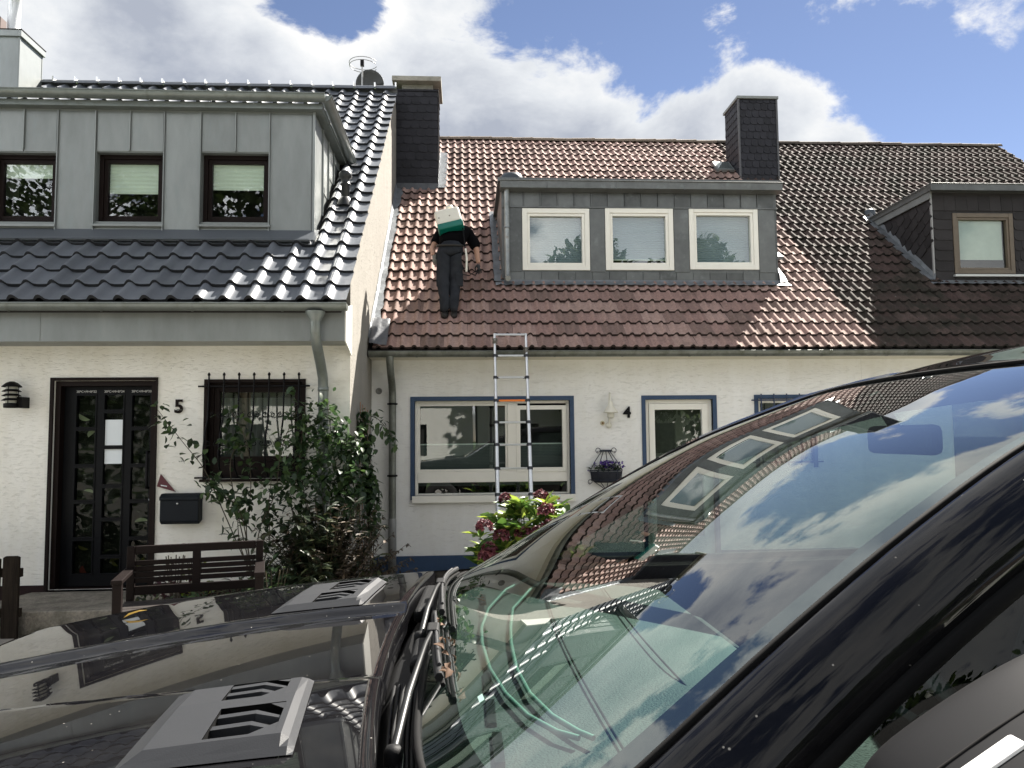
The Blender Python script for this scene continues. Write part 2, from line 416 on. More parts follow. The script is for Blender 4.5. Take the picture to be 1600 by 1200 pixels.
def tile_material(name, base, moss, moss_lo, moss_hi, lichen, grad=None, rough=0.85):
    m, n, l, p = newmat(name)
    p.inputs['Roughness'].default_value = rough; p.inputs['Specular IOR Level'].default_value = 0.14
    g = n.new('ShaderNodeNewGeometry'); oi = n.new('ShaderNodeObjectInfo')
    ad = n.new('ShaderNodeMath'); ad.operation = 'ADD'; l.new(oi.outputs['Random'], ad.inputs[0]); l.new(g.outputs['Random Per Island'], ad.inputs[1])
    fr = n.new('ShaderNodeMath'); fr.operation = 'FRACT'; l.new(ad.outputs[0], fr.inputs[0])
    ramp = n.new('ShaderNodeValToRGB'); ramp.color_ramp.elements[0].color = (*[c * 0.66 for c in base], 1); ramp.color_ramp.elements[1].color = (*[c * 1.28 for c in base], 1)
    e = ramp.color_ramp.elements.new(0.5); e.color = (base[0] * 1.02, base[1] * 0.94, base[2] * 0.95, 1)
    l.new(fr.outputs[0], ramp.inputs[0])
    def noise(scale, det=8, rg=0.65):
        t = n.new('ShaderNodeTexNoise'); t.inputs['Scale'].default_value = scale; t.inputs['Detail'].default_value = det; t.inputs['Roughness'].default_value = rg
        l.new(g.outputs['Position'], t.inputs['Vector']); return t.outputs[0]
    fine = n.new('ShaderNodeMapRange'); fine.inputs[1].default_value = 0.3; fine.inputs[2].default_value = 0.7; fine.inputs[3].default_value = 0.72; fine.inputs[4].default_value = 1.22; l.new(noise(38, 6), fine.inputs[0])
    mul = n.new('ShaderNodeMix'); mul.data_type = 'RGBA'; mul.blend_type = 'MULTIPLY'; mul.inputs['Factor'].default_value = 1; l.new(ramp.outputs[0], mul.inputs['A']); l.new(fine.outputs[0], mul.inputs['B'])
    src = noise(1.6, 10, 0.72)
    if grad:      # how far the growth has spread along the row of houses
        sx = n.new('ShaderNodeSeparateXYZ'); l.new(g.outputs['Position'], sx.inputs[0])
        gm = n.new('ShaderNodeMapRange'); gm.inputs[1].default_value = grad[0]; gm.inputs[2].default_value = grad[1]; gm.inputs[3].default_value = 0; gm.inputs[4].default_value = grad[2]; l.new(sx.outputs[0], gm.inputs[0])
        a2 = n.new('ShaderNodeMath'); a2.operation = 'ADD'; l.new(src, a2.inputs[0]); l.new(gm.outputs[0], a2.inputs[1]); src = a2.outputs[0]
    mm = n.new('ShaderNodeMapRange'); mm.inputs[1].default_value = moss_lo; mm.inputs[2].default_value = moss_hi; l.new(src, mm.inputs[0])
    mx = n.new('ShaderNodeMix'); mx.data_type = 'RGBA'; l.new(mm.outputs[0], mx.inputs['Factor']); l.new(mul.outputs['Result'], mx.inputs['A']); mx.inputs['B'].default_value = (*moss, 1)
    lm = n.new('ShaderNodeMapRange'); lm.inputs[1].default_value = lichen; lm.inputs[2].default_value = lichen + 0.05; l.new(noise(9, 4, 0.6), lm.inputs[0])
    lx = n.new('ShaderNodeMix'); lx.data_type = 'RGBA'; l.new(lm.outputs[0], lx.inputs['Factor']); l.new(mx.outputs['Result'], lx.inputs['A']); lx.inputs['B'].default_value = (0.16, 0.16, 0.13, 1)
    l.new(lx.outputs['Result'], p.inputs['Base Color'])
    b = n.new('ShaderNodeBump'); b.inputs['Strength'].default_value = 0.35; b.inputs['Distance'].default_value = 0.006; l.new(noise(70, 5), b.inputs['Height']); l.new(b.outputs[0], p.inputs['Normal'])
    MATS[name] = m
    return m
M_TILE4 = tile_material('tile_red_brown_cleaned', (0.300, 0.212, 0.182), (0.11, 0.085, 0.068), 0.60, 0.84, 0.74, grad=(1.4, 5.6, 0.17))
M_TILE3 = tile_material('tile_brown_overgrown', (0.066, 0.048, 0.042), (0.028, 0.026, 0.020), 0.44, 0.62, 0.70)

# ================================================================== the setting: ground
ZG = -0.14
def sheet(name, x0, x1, y0, y1, z, m, nx=1, ny=1):
    mb = MB(); mb.grid([[(x0 + (x1 - x0) * i / nx, y0 + (y1 - y0) * j / ny, z) for i in range(nx + 1)] for j in range(ny + 1)], smooth=False)
    return tag(mb.build(name, m), kind='structure')
M_GROUND = mat('front_garden_gravel', (0.30, 0.285, 0.245), 0.95, var=0.4, vscale=4, bump=0.6, bscale=25)
M_ASPH = mat('road_concrete_pavers', (0.27, 0.26, 0.245), 0.9, var=0.25, vscale=5, bump=0.5, bscale=160)
M_AGG = mat('exposed_aggregate_concrete', (0.30, 0.275, 0.235), 0.9, var=0.35, vscale=60, bump=0.8, bscale=90, dirt=((0.10, 0.095, 0.075), 3.5, 0.5, 0.75))
M_GRASS = mat('lawn_green', (0.05, 0.085, 0.025), 0.95, var=0.4, vscale=9, bump=0.8, bscale=60)
sheet('ground', -400, 400, -400, 400, ZG - 0.03, M_GRASS)
sheet('road', -120, 120, -6.5, 3.2, ZG - 0.018, M_ASPH)
sheet('garden_bed', -8, 11, 4.6, 9.5, ZG - 0.006, M_GROUND)
pav = tag(MB().box(-60, 60, 3.2, 4.6, ZG - 0.2, ZG).build('pavement', M_AGG), kind='structure')
tag(MB().box(-60, 60, 3.05, 3.2, ZG - 0.2, ZG + 0.012).build('kerb', mat('kerb_concrete', (0.25, 0.245, 0.23), 0.9, var=0.25, vscale=7, bump=0.4, bscale=60), bevel=0.012), kind='structure')
# exposed-aggregate path slabs leading to the door step
path = tag(link('garden_path', MB().box(-5.2, -3.3, 4.6, 6.78, ZG - 0.1, ZG + 0.002).mesh('garden_path', M_GROUND)), kind='structure')
for i in range(4):
    for j in range(4):
        x = -5.25 + i * 0.5 + (j % 2) * 0.02; y = 4.62 + j * 0.54
        MB().box(x + .006, x + .494, y + .006, y + .534, ZG, ZG + 0.028 + random.uniform(-.004, .004)).build('slab', M_AGG, path, bevel=0.006)

# ================================================================== roofs
TH = rad(40); CS, SN = math.cos(TH), math.sin(TH)
EAVE4 = (9.12, 2.579); EAVE5 = (7.25, 2.803)
def rp(eave, x, s, n=0.0):
    return Vector((x, eave[0] + s * CS - n * SN, eave[1] + s * SN + n * CS))

def tile_mesh(name, W, E, prof, m, lip=0.032, rise=0.033, edge=None):
    v, f, sm = [], [], []
    n = len(prof)
    for (u, h) in prof: v.append((u * W, 0.0, h + rise))
    for (u, h) in prof: v.append((u * W, E + 0.035, h - 0.001))
    for i in range(n - 1): f.append((i, i + 1, n + i + 1, n + i)); sm.append(True)
    k = len(v)
    for (u, h) in prof: v.append((u * W, 0.0, h + rise))
    for (u, h) in prof: v.append((u * W, 0.002, h + rise - lip))
    for i in range(n - 1): f.append((k + i, k + n + i, k + n + i + 1, k + i + 1)); sm.append(True)
    me = bpy.data.meshes.new(name); me.from_pydata(v, [], f); me.materials.append(m); me.materials.append(edge or m)
    me.polygons.foreach_set('material_index', [0] * (n - 1) + [1] * (n - 1))  # front lips take the darker edge colour, painting the shadow line under each row
    me.polygons.foreach_set('use_smooth', sm); me.update()
    return me
def prof_frank(h=0.030):
    one = [(0, 0), (.26, 0), (.36, .72), (.5, 1), (.64, .72), (.74, 0)]
    a = [(u / 2, q * h) for u, q in one] + [(.5 + u / 2, q * h) for u, q in one] + [(1.0, 0)]
    return [(u + 0.0, q) for u, q in a]
def prof_s(h=0.050):
    return [(0, .10 * h), (.07, .55 * h), (.15, .92 * h), (.22, h), (.29, .92 * h), (.37, .55 * h), (.45, .14 * h), (.60, 0), (.80, 0), (1.0, .06 * h)]

def lay_tiles(roof, eave, x0, W, cols, E, rows, me, skip, s0=-0.035, limit=300):
    R = Matrix.Rotation(TH, 4, 'X')
    T = []
    for i in range(rows):
        for j in range(cols):
            s = s0 + i * E; x = x0 + j * W
            c = rp(eave, x + W / 2, s + E / 2)
            if skip(c.x, s + E / 2): continue
            px, py, w = px_of(c)
            seen = -20 < px < 1620 and -20 < py < 1220
            jit = Matrix.Rotation(rad(random.gauss(0, 0.55)), 4, 'Z') @ Matrix.Rotation(rad(random.gauss(0, 0.6)), 4, 'X')
            P = rp(eave, x, s, random.gauss(0, 0.0012))
            T.append((0 if seen else 1, w, Matrix.Translation(P) @ R @ jit))
    T.sort(key=lambda t: (t[0], t[1]))
    for t in T[:limit]:
        link('tile', me, roof, t[2])
    rest = T[limit:]
    if rest:
        V = np.array([v.co[:] for v in me.vertices]); F = [tuple(p.vertices) for p in me.polygons]
        mb = MB(); n = len(V)
        for k, t in enumerate(rest):
            A = np.array(t[2]); w = V @ A[:3, :3].T + A[:3, 3]
            mb.v += [tuple(p) for p in w]; mb.f += [tuple(i + k * n for i in f) for f in F]
        mb.s = [True] * len(mb.f); mb.m = [p.material_index for p in me.polygons] * len(rest)
        o = mb.build('upper_tiles', list(me.materials), roof, fix=False); o['kind'] = 'stuff'

def ridge_caps(roof, eave, s, x0, x1, L, r, m, clip=None, drop=0.0):
    n = max(1, int((x1 - x0) / L)); L = (x1 - x0) / n
    mb = MB(); K = 8
    for (xa, ra) in ((0, r * 1.06), (L * 1.03, r * 0.97)):
        pass
    P = [[(xa, -ra * math.cos(math.pi * k / K), ra * 0.8 * math.sin(math.pi * k / K)) for k in range(K + 1)] for (xa, ra) in ((0, r * .96), (L * .9, r), (L * .93, r * 1.05), (L * 1.02, r * 1.05))]
    mb.grid(P)
    me = mb.mesh('ridge_tile', m)
    for i in range(n):
        p = rp(eave, x0 + i * L, s, 0.02); p.z += random.gauss(0, 0.004) - drop
        link('ridge_tile', me, roof, Matrix.Translation(p) @ Matrix.Rotation(rad(random.gauss(0, .5)), 4, 'Y'))
        if clip:
            MB().box(p.x + L * .95, p.x + L * .95 + .022, p.y - r * 1.08, p.y - r * .3, p.z + r * .25, p.z + r * .95).build('ridge_clip', clip, roof)

def slab_roof(name, eave, S, x0, x1, m, parent, back_z=2.6):
    """closed gable slab under the tiles: front slope, ridge, rear slope"""
    a = rp(eave, 0, -0.02, -0.012); b = rp(eave, 0, S, -0.012); c = Vector((0, 2 * b.y - a.y, a.z))
    dz = 0.09
    pr = [(x0, a.y, a.z), (x0, b.y, b.z), (x0, c.y, c.z), (x0, c.y, c.z - dz), (x0, b.y, b.z - dz - .02), (x0, a.y, a.z - dz)]
    return MB().prism(pr, (x1 - x0, 0, 0)).build(name, m, parent)

def slates(parent, m, O, U, V, w, h, sw, sh, off=0.5, gap=0.004, name='slate', lift=0.010, clipf=None, curved=True):
    """scalloped slates shingled over a face: O lower-left corner, U across, V up (unit vectors)"""
    O, U, V = Vector(O), Vector(U).normalized(), Vector(V).normalized(); N = U.cross(V)
    rows = int(math.ceil(h / sh)); cols = int(math.ceil(w / sw)) + 1
    cache = {}
    for i in range(rows):
        sh_i = min(sh, h - i * sh)
        for j in range(-1, cols):
            a = (j + (off * i) % 1.0) * sw; b = a + sw
            a2, b2 = max(a, 0), min(b, w)
            if b2 - a2 < 0.02: continue
            if clipf and not clipf((a2 + b2) / 2, i * sh + sh_i / 2): continue
            key = (round(b2 - a2, 3), round(sh_i, 3))
            if key not in cache:
                ww = b2 - a2 - gap; top = sh_i + 0.006
                c = min(0.35 * sh, ww * .45) if curved else 0.002
                pts = [(gap / 2 + c * .0, c), (gap / 2 + c * .28, c * .3), (gap / 2 + c, 0), (gap / 2 + ww, 0), (gap / 2 + ww, top), (gap / 2, top)]
                f = [(p[0], p[1], lift * (1 - p[1] / top) + 0.003) for p in pts]; bk = [(p[0], p[1], 0.0) for p in pts]
                mb = MB(); k = len(pts)
                mb.add(f + bk, [tuple(range(k))] + [(q, q + k, (q + 1) % k + k, (q + 1) % k) for q in range(k)])
                cache[key] = mb.mesh(name, m)
            p = O + U * a2 + V * (i * sh)
            M = Matrix(((U.x, V.x, N.x, p.x), (U.y, V.y, N.y, p.y), (U.z, V.z, N.z, p.z), (0, 0, 0, 1)))
            link(name, cache[key], parent, M)

def rect(px0, py0, px1, py1, Y):
    a, b = onY(px0, py1, Y), onY(px1, py0, Y)
    return a.x, b.x, a.z, b.z

def frame_mb(Y, x0, x1, z0, z1, w, d, wb=None):
    wb = w if wb is None else wb
    mb = MB()
    mb.box(x0, x0 + w, Y, Y + d, z0, z1); mb.box(x1 - w, x1, Y, Y + d, z0, z1)
    mb.box(x0 + w, x1 - w, Y, Y + d, z1 - w, z1); mb.box(x0 + w, x1 - w, Y, Y + d, z0, z0 + wb)
    return mb
def pane(parent, Y, x0, x1, z0, z1, m=None, name='pane'):
    return MB().add([(x0, Y, z0), (x1, Y, z0), (x1, Y, z1), (x0, Y, z1)], [(0, 1, 2, 3)]).build(name, m or GL_WIN, parent, fix=False)
def panel(parent, name, m, x0, x1, y0, y1, z0, z1, bevel=0):
    return MB().box(x0, x1, y0, y1, z0, z1).build(name, m, parent, bevel=bevel)
def text(body, loc, size, m, parent, name, ext=0.006, bold=0.0, label=None, rot=(math.pi / 2, 0, 0)):
    cu = bpy.data.curves.new(name, 'FONT'); cu.body = body; cu.size = size; cu.extrude = ext; cu.offset = bold; cu.align_x = 'CENTER'; cu.align_y = 'CENTER'
    cu.materials.append(m)
    t_ = bpy.data.objects.new('lettering', cu); COL.objects.link(t_)
    dg_ = bpy.context.evaluated_depsgraph_get(); dg_.update()
    me = bpy.data.meshes.new_from_object(t_.evaluated_get(dg_)); me.name = name
    bpy.data.objects.remove(t_); bpy.data.curves.remove(cu)
    if not me.materials: me.materials.append(m)
    return link(name, me, parent, Matrix.Translation(Vector(loc)) @ Matrix.Rotation(rot[0], 4, 'X'))

# ================================================================== house number 5 (cream, charcoal roof)
Y5 = 7.75
XR5 = -1.146
H5 = thing('house', (-4.4, 10, ZG), 'cream plastered house with charcoal tile roof, pale zinc dormer and number 5', 'house', 'row houses')
DOOR5 = (-4.0, -3.035, 0.09, 2.10)
WIN5 = rect(319, 594, 476, 748, Y5)
wl5 = MB(); wall_sheet(wl5, Y5, -8.0, XR5, 0.14, 2.75, [DOOR5, WIN5], 0.22)
wl5.build('front_wall', PL5, H5, fix=False)
# side wall that stands clear above the neighbour's roof
zt = lambda y: EAVE5[1] + (y - EAVE5[0]) * SN / CS - 0.03
sidepts = [(XR5, Y5, ZG), (XR5, Y5, zt(Y5)), (XR5, 12.61, zt(12.61)), (XR5, 17.4, zt(Y5)), (XR5, 17.4, ZG)]
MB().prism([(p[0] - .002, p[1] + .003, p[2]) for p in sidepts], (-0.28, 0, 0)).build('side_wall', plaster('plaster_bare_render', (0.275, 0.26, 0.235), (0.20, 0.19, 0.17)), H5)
MB().box(-8.0, XR5 - .3, 17.0, 17.3, ZG, 3.0).box(-8.0, -7.8, 7.97, 17, ZG, 3.0).build('rear_wall', PL5, H5)
MB().box(-8.0, DOOR5[0] - 0.03, Y5 - 0.012, Y5 + .2, ZG, 0.137).box(DOOR5[1] + .03, XR5 - .004, Y5 - 0.012, Y5 + .2, ZG, 0.137).build('plinth', M_PLINTH5, H5)
MB().box(-7.75, XR5 - .32, Y5 + .9, Y5 + .95, ZG, 2.75).build('inner_wall', M_ROOM, H5)
# eaves box
zf0 = onY(300, 533, 7.36).z
MB().box(-8.0, XR5 + .004, 7.36, 7.40, zf0, 2.76).box(-8.0, XR5 + .002, 7.40, Y5 + .02, zf0 + .002, zf0 + .03).build('fascia', M_ZINC5, H5)
for x in (-3.95, -6.4): MB().box(x, x + .006, 7.357, 7.40, zf0 + .002, 2.74).build('fascia_joint', M_ZINC5D, H5)
MB().prism([(XR5 + .004, 7.36, zf0 - .004), (XR5 + .004, Y5, zf0 - .10), (XR5 + .004, Y5, 2.85), (XR5 + .004, 7.36, 2.76)], (.012, 0, 0)).build('eaves_end_board', mat('white_board', (.68, .68, .64), .5, var=.1), H5)
g5 = half_gutter(MB(), -8.0, -1.10, 7.235, onY(300, 474, 7.2).z, 0.066).build('gutter', M_GUT5, H5, fix=False)
# downpipe with funnel
dp = onY(505, 600, 7.66); gz = onY(300, 474, 7.2).z
d5 = MB().tube([(dp.x, 7.235, gz - .16), (dp.x, 7.235, gz - .25), (dp.x, 7.30, gz - .36), (dp.x, 7.50, gz - .52), (dp.x, 7.64, gz - .66), (dp.x, 7.665, gz - .78), (dp.x, 7.665, ZG + .02)], 0.05, 14).build('downpipe', M_GUT5, H5)
MB().lathe((dp.x, 7.235, gz - .17), [(0.052, 0), (0.055, .02), (0.092, .085), (0.092, .10)], 4 * 4).build('gutter_funnel', M_GUT5, d5)
for z in (1.62, .45): MB().lathe((dp.x, 7.665, z), [(.051, -.012), (.056, -.012), (.056, .012), (.051, .012)], 14).build('pipe_bracket', M_LEAD, d5)
MB().lathe((dp.x, 7.665, 2.0), [(.0505, -.02), (.054, -.02), (.054, .02), (.0505, .02)], 14).build('pipe_collar', M_GUT5, d5)
# roof
S5 = 7.0
roof5 = slab_roof('roof', EAVE5, S5, -8.0, XR5 - .01, M_UNDER, H5)
DF5 = 8.276      # dormer front plane
DX5 = -1.622
def skip5(x, s):
    if x < DX5 + .03 and 1.28 < s < 3.35: return True
    return False
W5 = 0.2355; E5 = S5 / 24
me5 = tile_mesh('tile', W5, E5, prof_s(), M_TILE5, lip=.036, rise=.034, edge=mat('tile_butt_charcoal', (.012, .013, .016), .6))  # butt edges darkened to draw the row shadows
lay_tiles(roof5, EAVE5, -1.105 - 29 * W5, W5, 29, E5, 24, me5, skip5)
ridge_caps(roof5, EAVE5, S5, -8.0, -1.12, 0.33, 0.105, M_TILE5, clip=mat('ridge_clip_steel', (.7, .7, .68), .25, .9))
# dormer
zb5, zt5 = 3.60, 5.06
dorm5 = MB().box(-8.0, DX5 - .032, DF5 + .78, 10.4, zb5 - .15, zt5).box(DX5 - .03, DX5, DF5 + .002, 10.4, zb5 - .15, zt5).build('dormer', M_ZINC5D, H5)
WD5 = [rect(313, 240, 422, 347, DF5), rect(148, 239, 256, 346, DF5), rect(-18, 239, 89, 346, DF5), rect(-186, 238, -78, 345, DF5)]
holes = WD5
dw = MB(); wall_sheet(dw, DF5, -8.0, DX5, zb5, zt5, holes, 0.13); dw.build('dormer_front', M_ZINC5D, dorm5, fix=False)
seams_px = [421, 313, 256, 148, 89, -18, -78, -186, -250]
sx = [onY(p, 300, DF5).x for p in seams_px]
def p5(x0, x1, z0, z1): panel(dorm5, 'cladding_panel', M_ZINC5, x0 + .006, x1 - .006, DF5 - .010, DF5 - .001, z0, z1, bevel=.003)
p5(sx[0], DX5 - .02, zb5 + .03, zt5 - .03)
for a, b in ((2, 1), (4, 3), (6, 5), (8, 7)): p5(sx[a], sx[b], zb5 + .03, zt5 - .03) if a != 2 else p5(sx[2], sx[1], zb5 + .03, zt5 - .03)
for k, wr in enumerate(WD5):
    mid = (wr[0] + wr[1]) / 2
    p5(wr[0], mid, wr[3] + .01, zt5 - .03); p5(mid, wr[1], wr[3] + .01, zt5 - .03)
    panel(dorm5, 'apron_panel', M_ZINC5, wr[0] - .015, wr[1] + .004, DF5 - .012, DF5 - .001, zb5 + .03, wr[2] - .075, bevel=.003)
seam_mb = MB()
for k, x in enumerate(sx + [(w_[0] + w_[1]) / 2 for w_ in WD5]):
    z0 = zb5 + .02 if k < len(sx) else WD5[0][3] + .01
    MB().box(x - .005, x + .005, DF5 - .030, DF5 - .001, z0, zt5 - .02).build('standing_seam', M_ZINC5, dorm5)
MB().box(DX5 - .012, DX5 + .012, DF5 - .022, DF5 + .03, zb5 - .02, zt5).build('corner_trim', M_ZINC5, dorm5)
for k in range(5):
    y = DF5 + .05 + k * .36
    z0 = max(zb5, EAVE5[1] + (y - EAVE5[0]) * SN / CS + .03)
    MB().box(DX5, DX5 + .008, y + .012, y + .348, z0 + .3 if k else zb5 + .05, zt5 - .02).build('cheek_panel', M_ZINC5, dorm5)
    MB().box(DX5, DX5 + .028, y + .352, y + .362, z0 + .3, zt5 - .02).build('standing_seam', M_ZINC5, dorm5)
MB().box(-8.0, DX5 + .10, DF5 - .10, 10.6, zt5, zt5 + .06).build('dormer_roof', M_GUT5, dorm5)
half_gutter(MB(), -8.0, DX5 + .145, DF5 - .15, 5.185, 0.068).build('dormer_gutter', M_GUT5, dorm5, fix=False)
# gutter returning along the cheek
n_ = 12; sgm = MB()
for rr in (.062, .058):
    A = [(DX5 + .145 + rr * math.cos(math.pi * k / n_), 5.185 - rr * math.sin(math.pi * k / n_)) for k in range(n_ + 1)]
    sgm.grid([[(a, DF5 - .15, b) for a, b in A], [(a, 10.0, b - .03) for a, b in A]])
sgm.tube([(DX5 + .207, DF5 - .16, 5.185), (DX5 + .207, 10.0, 5.155)], .008, 8)
sgm.add([(DX5 + .145 + .062 * math.cos(math.pi * k / n_), DF5 - .16, 5.185 - .062 * math.sin(math.pi * k / n_)) for k in range(n_ + 1)], [tuple(range(n_ + 1))])
sgm.build('side_gutter', M_GUT5, dorm5, fix=False)
MB().box(-8.0, DX5 - .005, DF5 - .20, DF5 + .01, zb5 - .015, zb5 + .012).build('apron_flashing', mat('apron_dark', (.085, .095, .108), .45), dorm5)
fl = MB(); pts = [rp(EAVE5, -8.0, 1.13, .086), rp(EAVE5, DX5 + .06, 1.13, .086), rp(EAVE5, DX5 + .06, 1.40, .075), rp(EAVE5, -8.0, 1.40, .075)]
fl.add(pts, [(0, 1, 2, 3)]).build('apron_sheet', mat('apron_dark', (.085, .095, .108), .45), dorm5)
for k, wr in enumerate(WD5):
    x0, x1, z0, z1 = wr
    wdw = frame_mb(DF5 + .075, x0, x1, z0, z1, .045, .06).build('window', M_BROWN, H5, bevel=.003)
    frame_mb(DF5 + .09, x0 + .047, x1 - .047, z0 + .047, z1 - .047, .04, .05).build('sash', M_BROWN, wdw, bevel=.003)
    pane(wdw, DF5 + .115, x0 + .08, x1 - .08, z0 + .08, z1 - .08)
    hh = (z1 - z0 - .16)
    bz = z1 - .08 - hh * (0.46, 0.52, 0.25, .4)[k]
    bl = MB(); zz = z1 - .08; i = 0
    while zz > bz:
        bl.add([(x0 + .07, DF5 + .132 + (i % 2) * .008, zz), (x1 - .07, DF5 + .132 + (i % 2) * .008, zz), (x1 - .07, DF5 + .132 + ((i + 1) % 2) * .008, zz - .022), (x0 + .07, DF5 + .132 + ((i + 1) % 2) * .008, zz - .022)], [(0, 1, 2, 3)]); zz -= .022; i += 1
    bl.build('pleated_blind', M_BLINDG, wdw, fix=False)
    panel(wdw, 'room', M_ROOM, x0 - .1, x1 + .1, DF5 + .7, DF5 + .72, z0 - .2, z1 + .1)
    MB().prism([(x0 - .03, DF5 - .045, z0 - .035), (x0 - .03, DF5 + .08, z0 + .004), (x0 - .03, DF5 + .08, z0 - .02), (x0 - .03, DF5 - .045, z0 - .06)], (x1 - x0 + .05, 0, 0)).build('sill', M_ZINC5, wdw, bevel=.002)
# vent pipe through the roof
vp = rp(EAVE5, -1.40, 2.30)
vpo = MB().lathe((vp.x, vp.y, vp.z), [(.05, -.05), (.05, .22), (.062, .225), (.062, .235), (.052, .24), (.052, .30), (.075, .31), (.078, .36), (.06, .385), (0.0, .39)], 16).build('vent_pipe', mat('vent_black_plastic', (.018, .02, .022), .4), H5)
MB().lathe((vp.x, vp.y - .02, vp.z - .02), [(.13, -.03), (.10, .03), (.052, .09)], 14).build('vent_collar', MATS['vent_black_plastic'], vpo)
# zinc clad chimney with flue
yc5 = 11.9
cx1 = onY(66, 100, yc5 + .62).x; cxf = onY(30, 100, yc5).x
ztop = onY(30, 48, yc5).z
ch5 = MB().box(cxf - .75, cxf, yc5, yc5 + .62, 6.3, ztop - .08).build('chimney', M_ZINC5, H5)
MB().box(cxf - .79, cxf + .035, yc5 - .035, yc5 + .655, ztop - .10, ztop).build('chimney_cap', M_ZINC5, ch5, bevel=.004)
MB().box(cxf - .80, cxf + .042, yc5 - .042, yc5 + .662, ztop, ztop + .012).build('cap_edge', M_BROWN, ch5)
for (xx, yy) in ((cxf, yc5), (cxf, yc5 + .62)): MB().box(xx - .02, xx + .006, yy - .008, yy + .012, 6.3, ztop - .1).build('corner_strip', M_ZINC5D, ch5)
fp = onY(22, 30, yc5 + .3)
MB().lathe((fp.x, yc5 + .3, ztop), [(.115, 0), (.09, .02), (.09, 1.1), (.12, 1.1), (.12, 1.16), (0, 1.2)], 24).build('flue_pipe', mat('flue_white_steel', (.66, .67, .68), .3, .3), ch5)
MB().box(fp.x - .42, fp.x - .17, yc5 + .1, yc5 + .4, ztop, ztop + .35).build('chimney_pot', mat('pot_brown', (.06, .03, .025), .7), ch5)
# door
xd0, xd1, zd0, zd1 = DOOR5
dfr = frame_mb(Y5 + .02, xd0, xd1, zd0 - .0, zd1, .05, .16, wb=.004).build('door_frame', M_BROWN, H5, bevel=.004)
MB().box(xd0 - .035, xd0 - .001, Y5 - .02, Y5 + .02, -.01, zd1 + .03).box(xd1 + .001, xd1 + .02, Y5 - .02, Y5 + .02, zd0 - .1, zd1 + .03).box(xd0 - .035, xd1 + .02, Y5 - .021, Y5 + .019, zd1 + .001, zd1 + .031).build('door_trim', M_BROWN, H5, bevel=.003)
YD = Y5 + .10
lx0, lx1, lz0, lz1 = xd0 + .052, xd1 - .052, zd0 + .012, zd1 - .052
Wd = lx1 - lx0
cols = [(lx0 + Wd * a, lx0 + Wd * b) for a, b in ((.135, .345), (.445, .655), (.755, .955))]
Hd = lz1 - lz0
rowsL = [(.128, .298), (.318, .482), (.502, .66), (.68, .835), (.855, .925)]
zrow = lambda py: onY(150, py, YD).z
rl = [(618, 667), (673, 725), (731, 781), (787, 839), (845, 896)]
rm = [(617, 640), (646, 697), (702, 757), (763, 809), (815, 867), (873, 896)]
rows3 = [rl, rm, rl]
hls = []
for c, rr in zip(cols, rows3):
    for a, b in rr: hls.append((c[0], c[1], zrow(b), zrow(a)))
dl = MB(); wall_sheet(dl, YD, lx0, lx1, lz0, lz1, hls, .05)
door5 = dl.build('door', M_BLACK, H5, fix=False)
M_DG = [mat('door_glass_back_green', (.05, .06, .035), .8, var=.5, vscale=9), mat('door_glass_back_dark', (.016, .02, .02), .8, var=.5, vscale=7), mat('door_glass_back_red', (.16, .02, .025), .7, var=.5, vscale=8), mat('door_glass_back_olive', (.13, .11, .03), .7, var=.5, vscale=8)]
GL_BULL = glass('bullseye_glass', (.40, .46, .36), 1.22, 0.04, wav=.35, wscale=7)
for i, hh in enumerate(hls):
    pane(door5, YD + .02, hh[0], hh[1], hh[2], hh[3], GL_BULL)
    frame_mb(YD - .008, hh[0] - .012, hh[1] + .012, hh[2] - .012, hh[3] + .012, .012, .008).build('glazing_bead', M_BLACK, door5)
panel(door5, 'backing', M_DG[1], lx0, lx1, YD + .09, YD + .1, lz0, lz1)
for i, hh in enumerate(hls):   # curved pieces of coloured glass in the leaded door
    for k in range(2):
        cxx, czz, r = random.uniform(hh[0] + .02, hh[1] - .02), random.uniform(hh[2], hh[3] - .03), random.uniform(.05, .09)
        a0 = random.uniform(0, 3.14); pts = []
        for q in range(9):
            a = a0 + q / 8 * 2.4
            pts.append((min(max(cxx + r * math.cos(a), hh[0]), hh[1]), YD + .045 + k * .006, min(max(czz + r * .8 * math.sin(a), hh[2]), hh[3])))
        low = hh[3] < .55
        m = M_DG[2 if (low and i < 6 and k == 0) else (3 if low else (0 if k else 1))]
        if not low and random.random() < .14: m = M_PVC
        MB().add(pts, [tuple(range(9))]).build('coloured_glass', m, door5, fix=False)
panel(door5, 'paper_notice', M_WHITE, cols[1][0] + .006, cols[1][1] - .006, YD + .010, YD + .013, zrow(696), zrow(656))
panel(door5, 'paper_notice', M_WHITE, cols[1][0] + .006, cols[1][1] - .006, YD + .010, YD + .013, zrow(725), zrow(702))
hx = lx1 - .035
MB().tube([(hx, YD, 1.40), (hx, YD - .055, 1.40), (hx, YD - .06, 1.36), (hx, YD - .06, 1.09), (hx, YD - .055, 1.05), (hx, YD, 1.05)], .014, 10).build('door_handle', M_IRON, door5)
MB().lathe((hx + .02, YD - .004, .93), [(.0, -.012), (.016, -.012), (.016, .004)], 12, 'y').build('lock_cylinder', M_LEAD, door5)
for c, t in zip(cols, ('20*C+M+B*22', '20*C+M+B*24', '20*C+M+B*20')):
    text(t, ((c[0] + c[1]) / 2, YD - .004, zrow(612)), .032, mat('chalk_white', (.62, .62, .60), .8), door5, 'chalk_blessing', ext=.001)
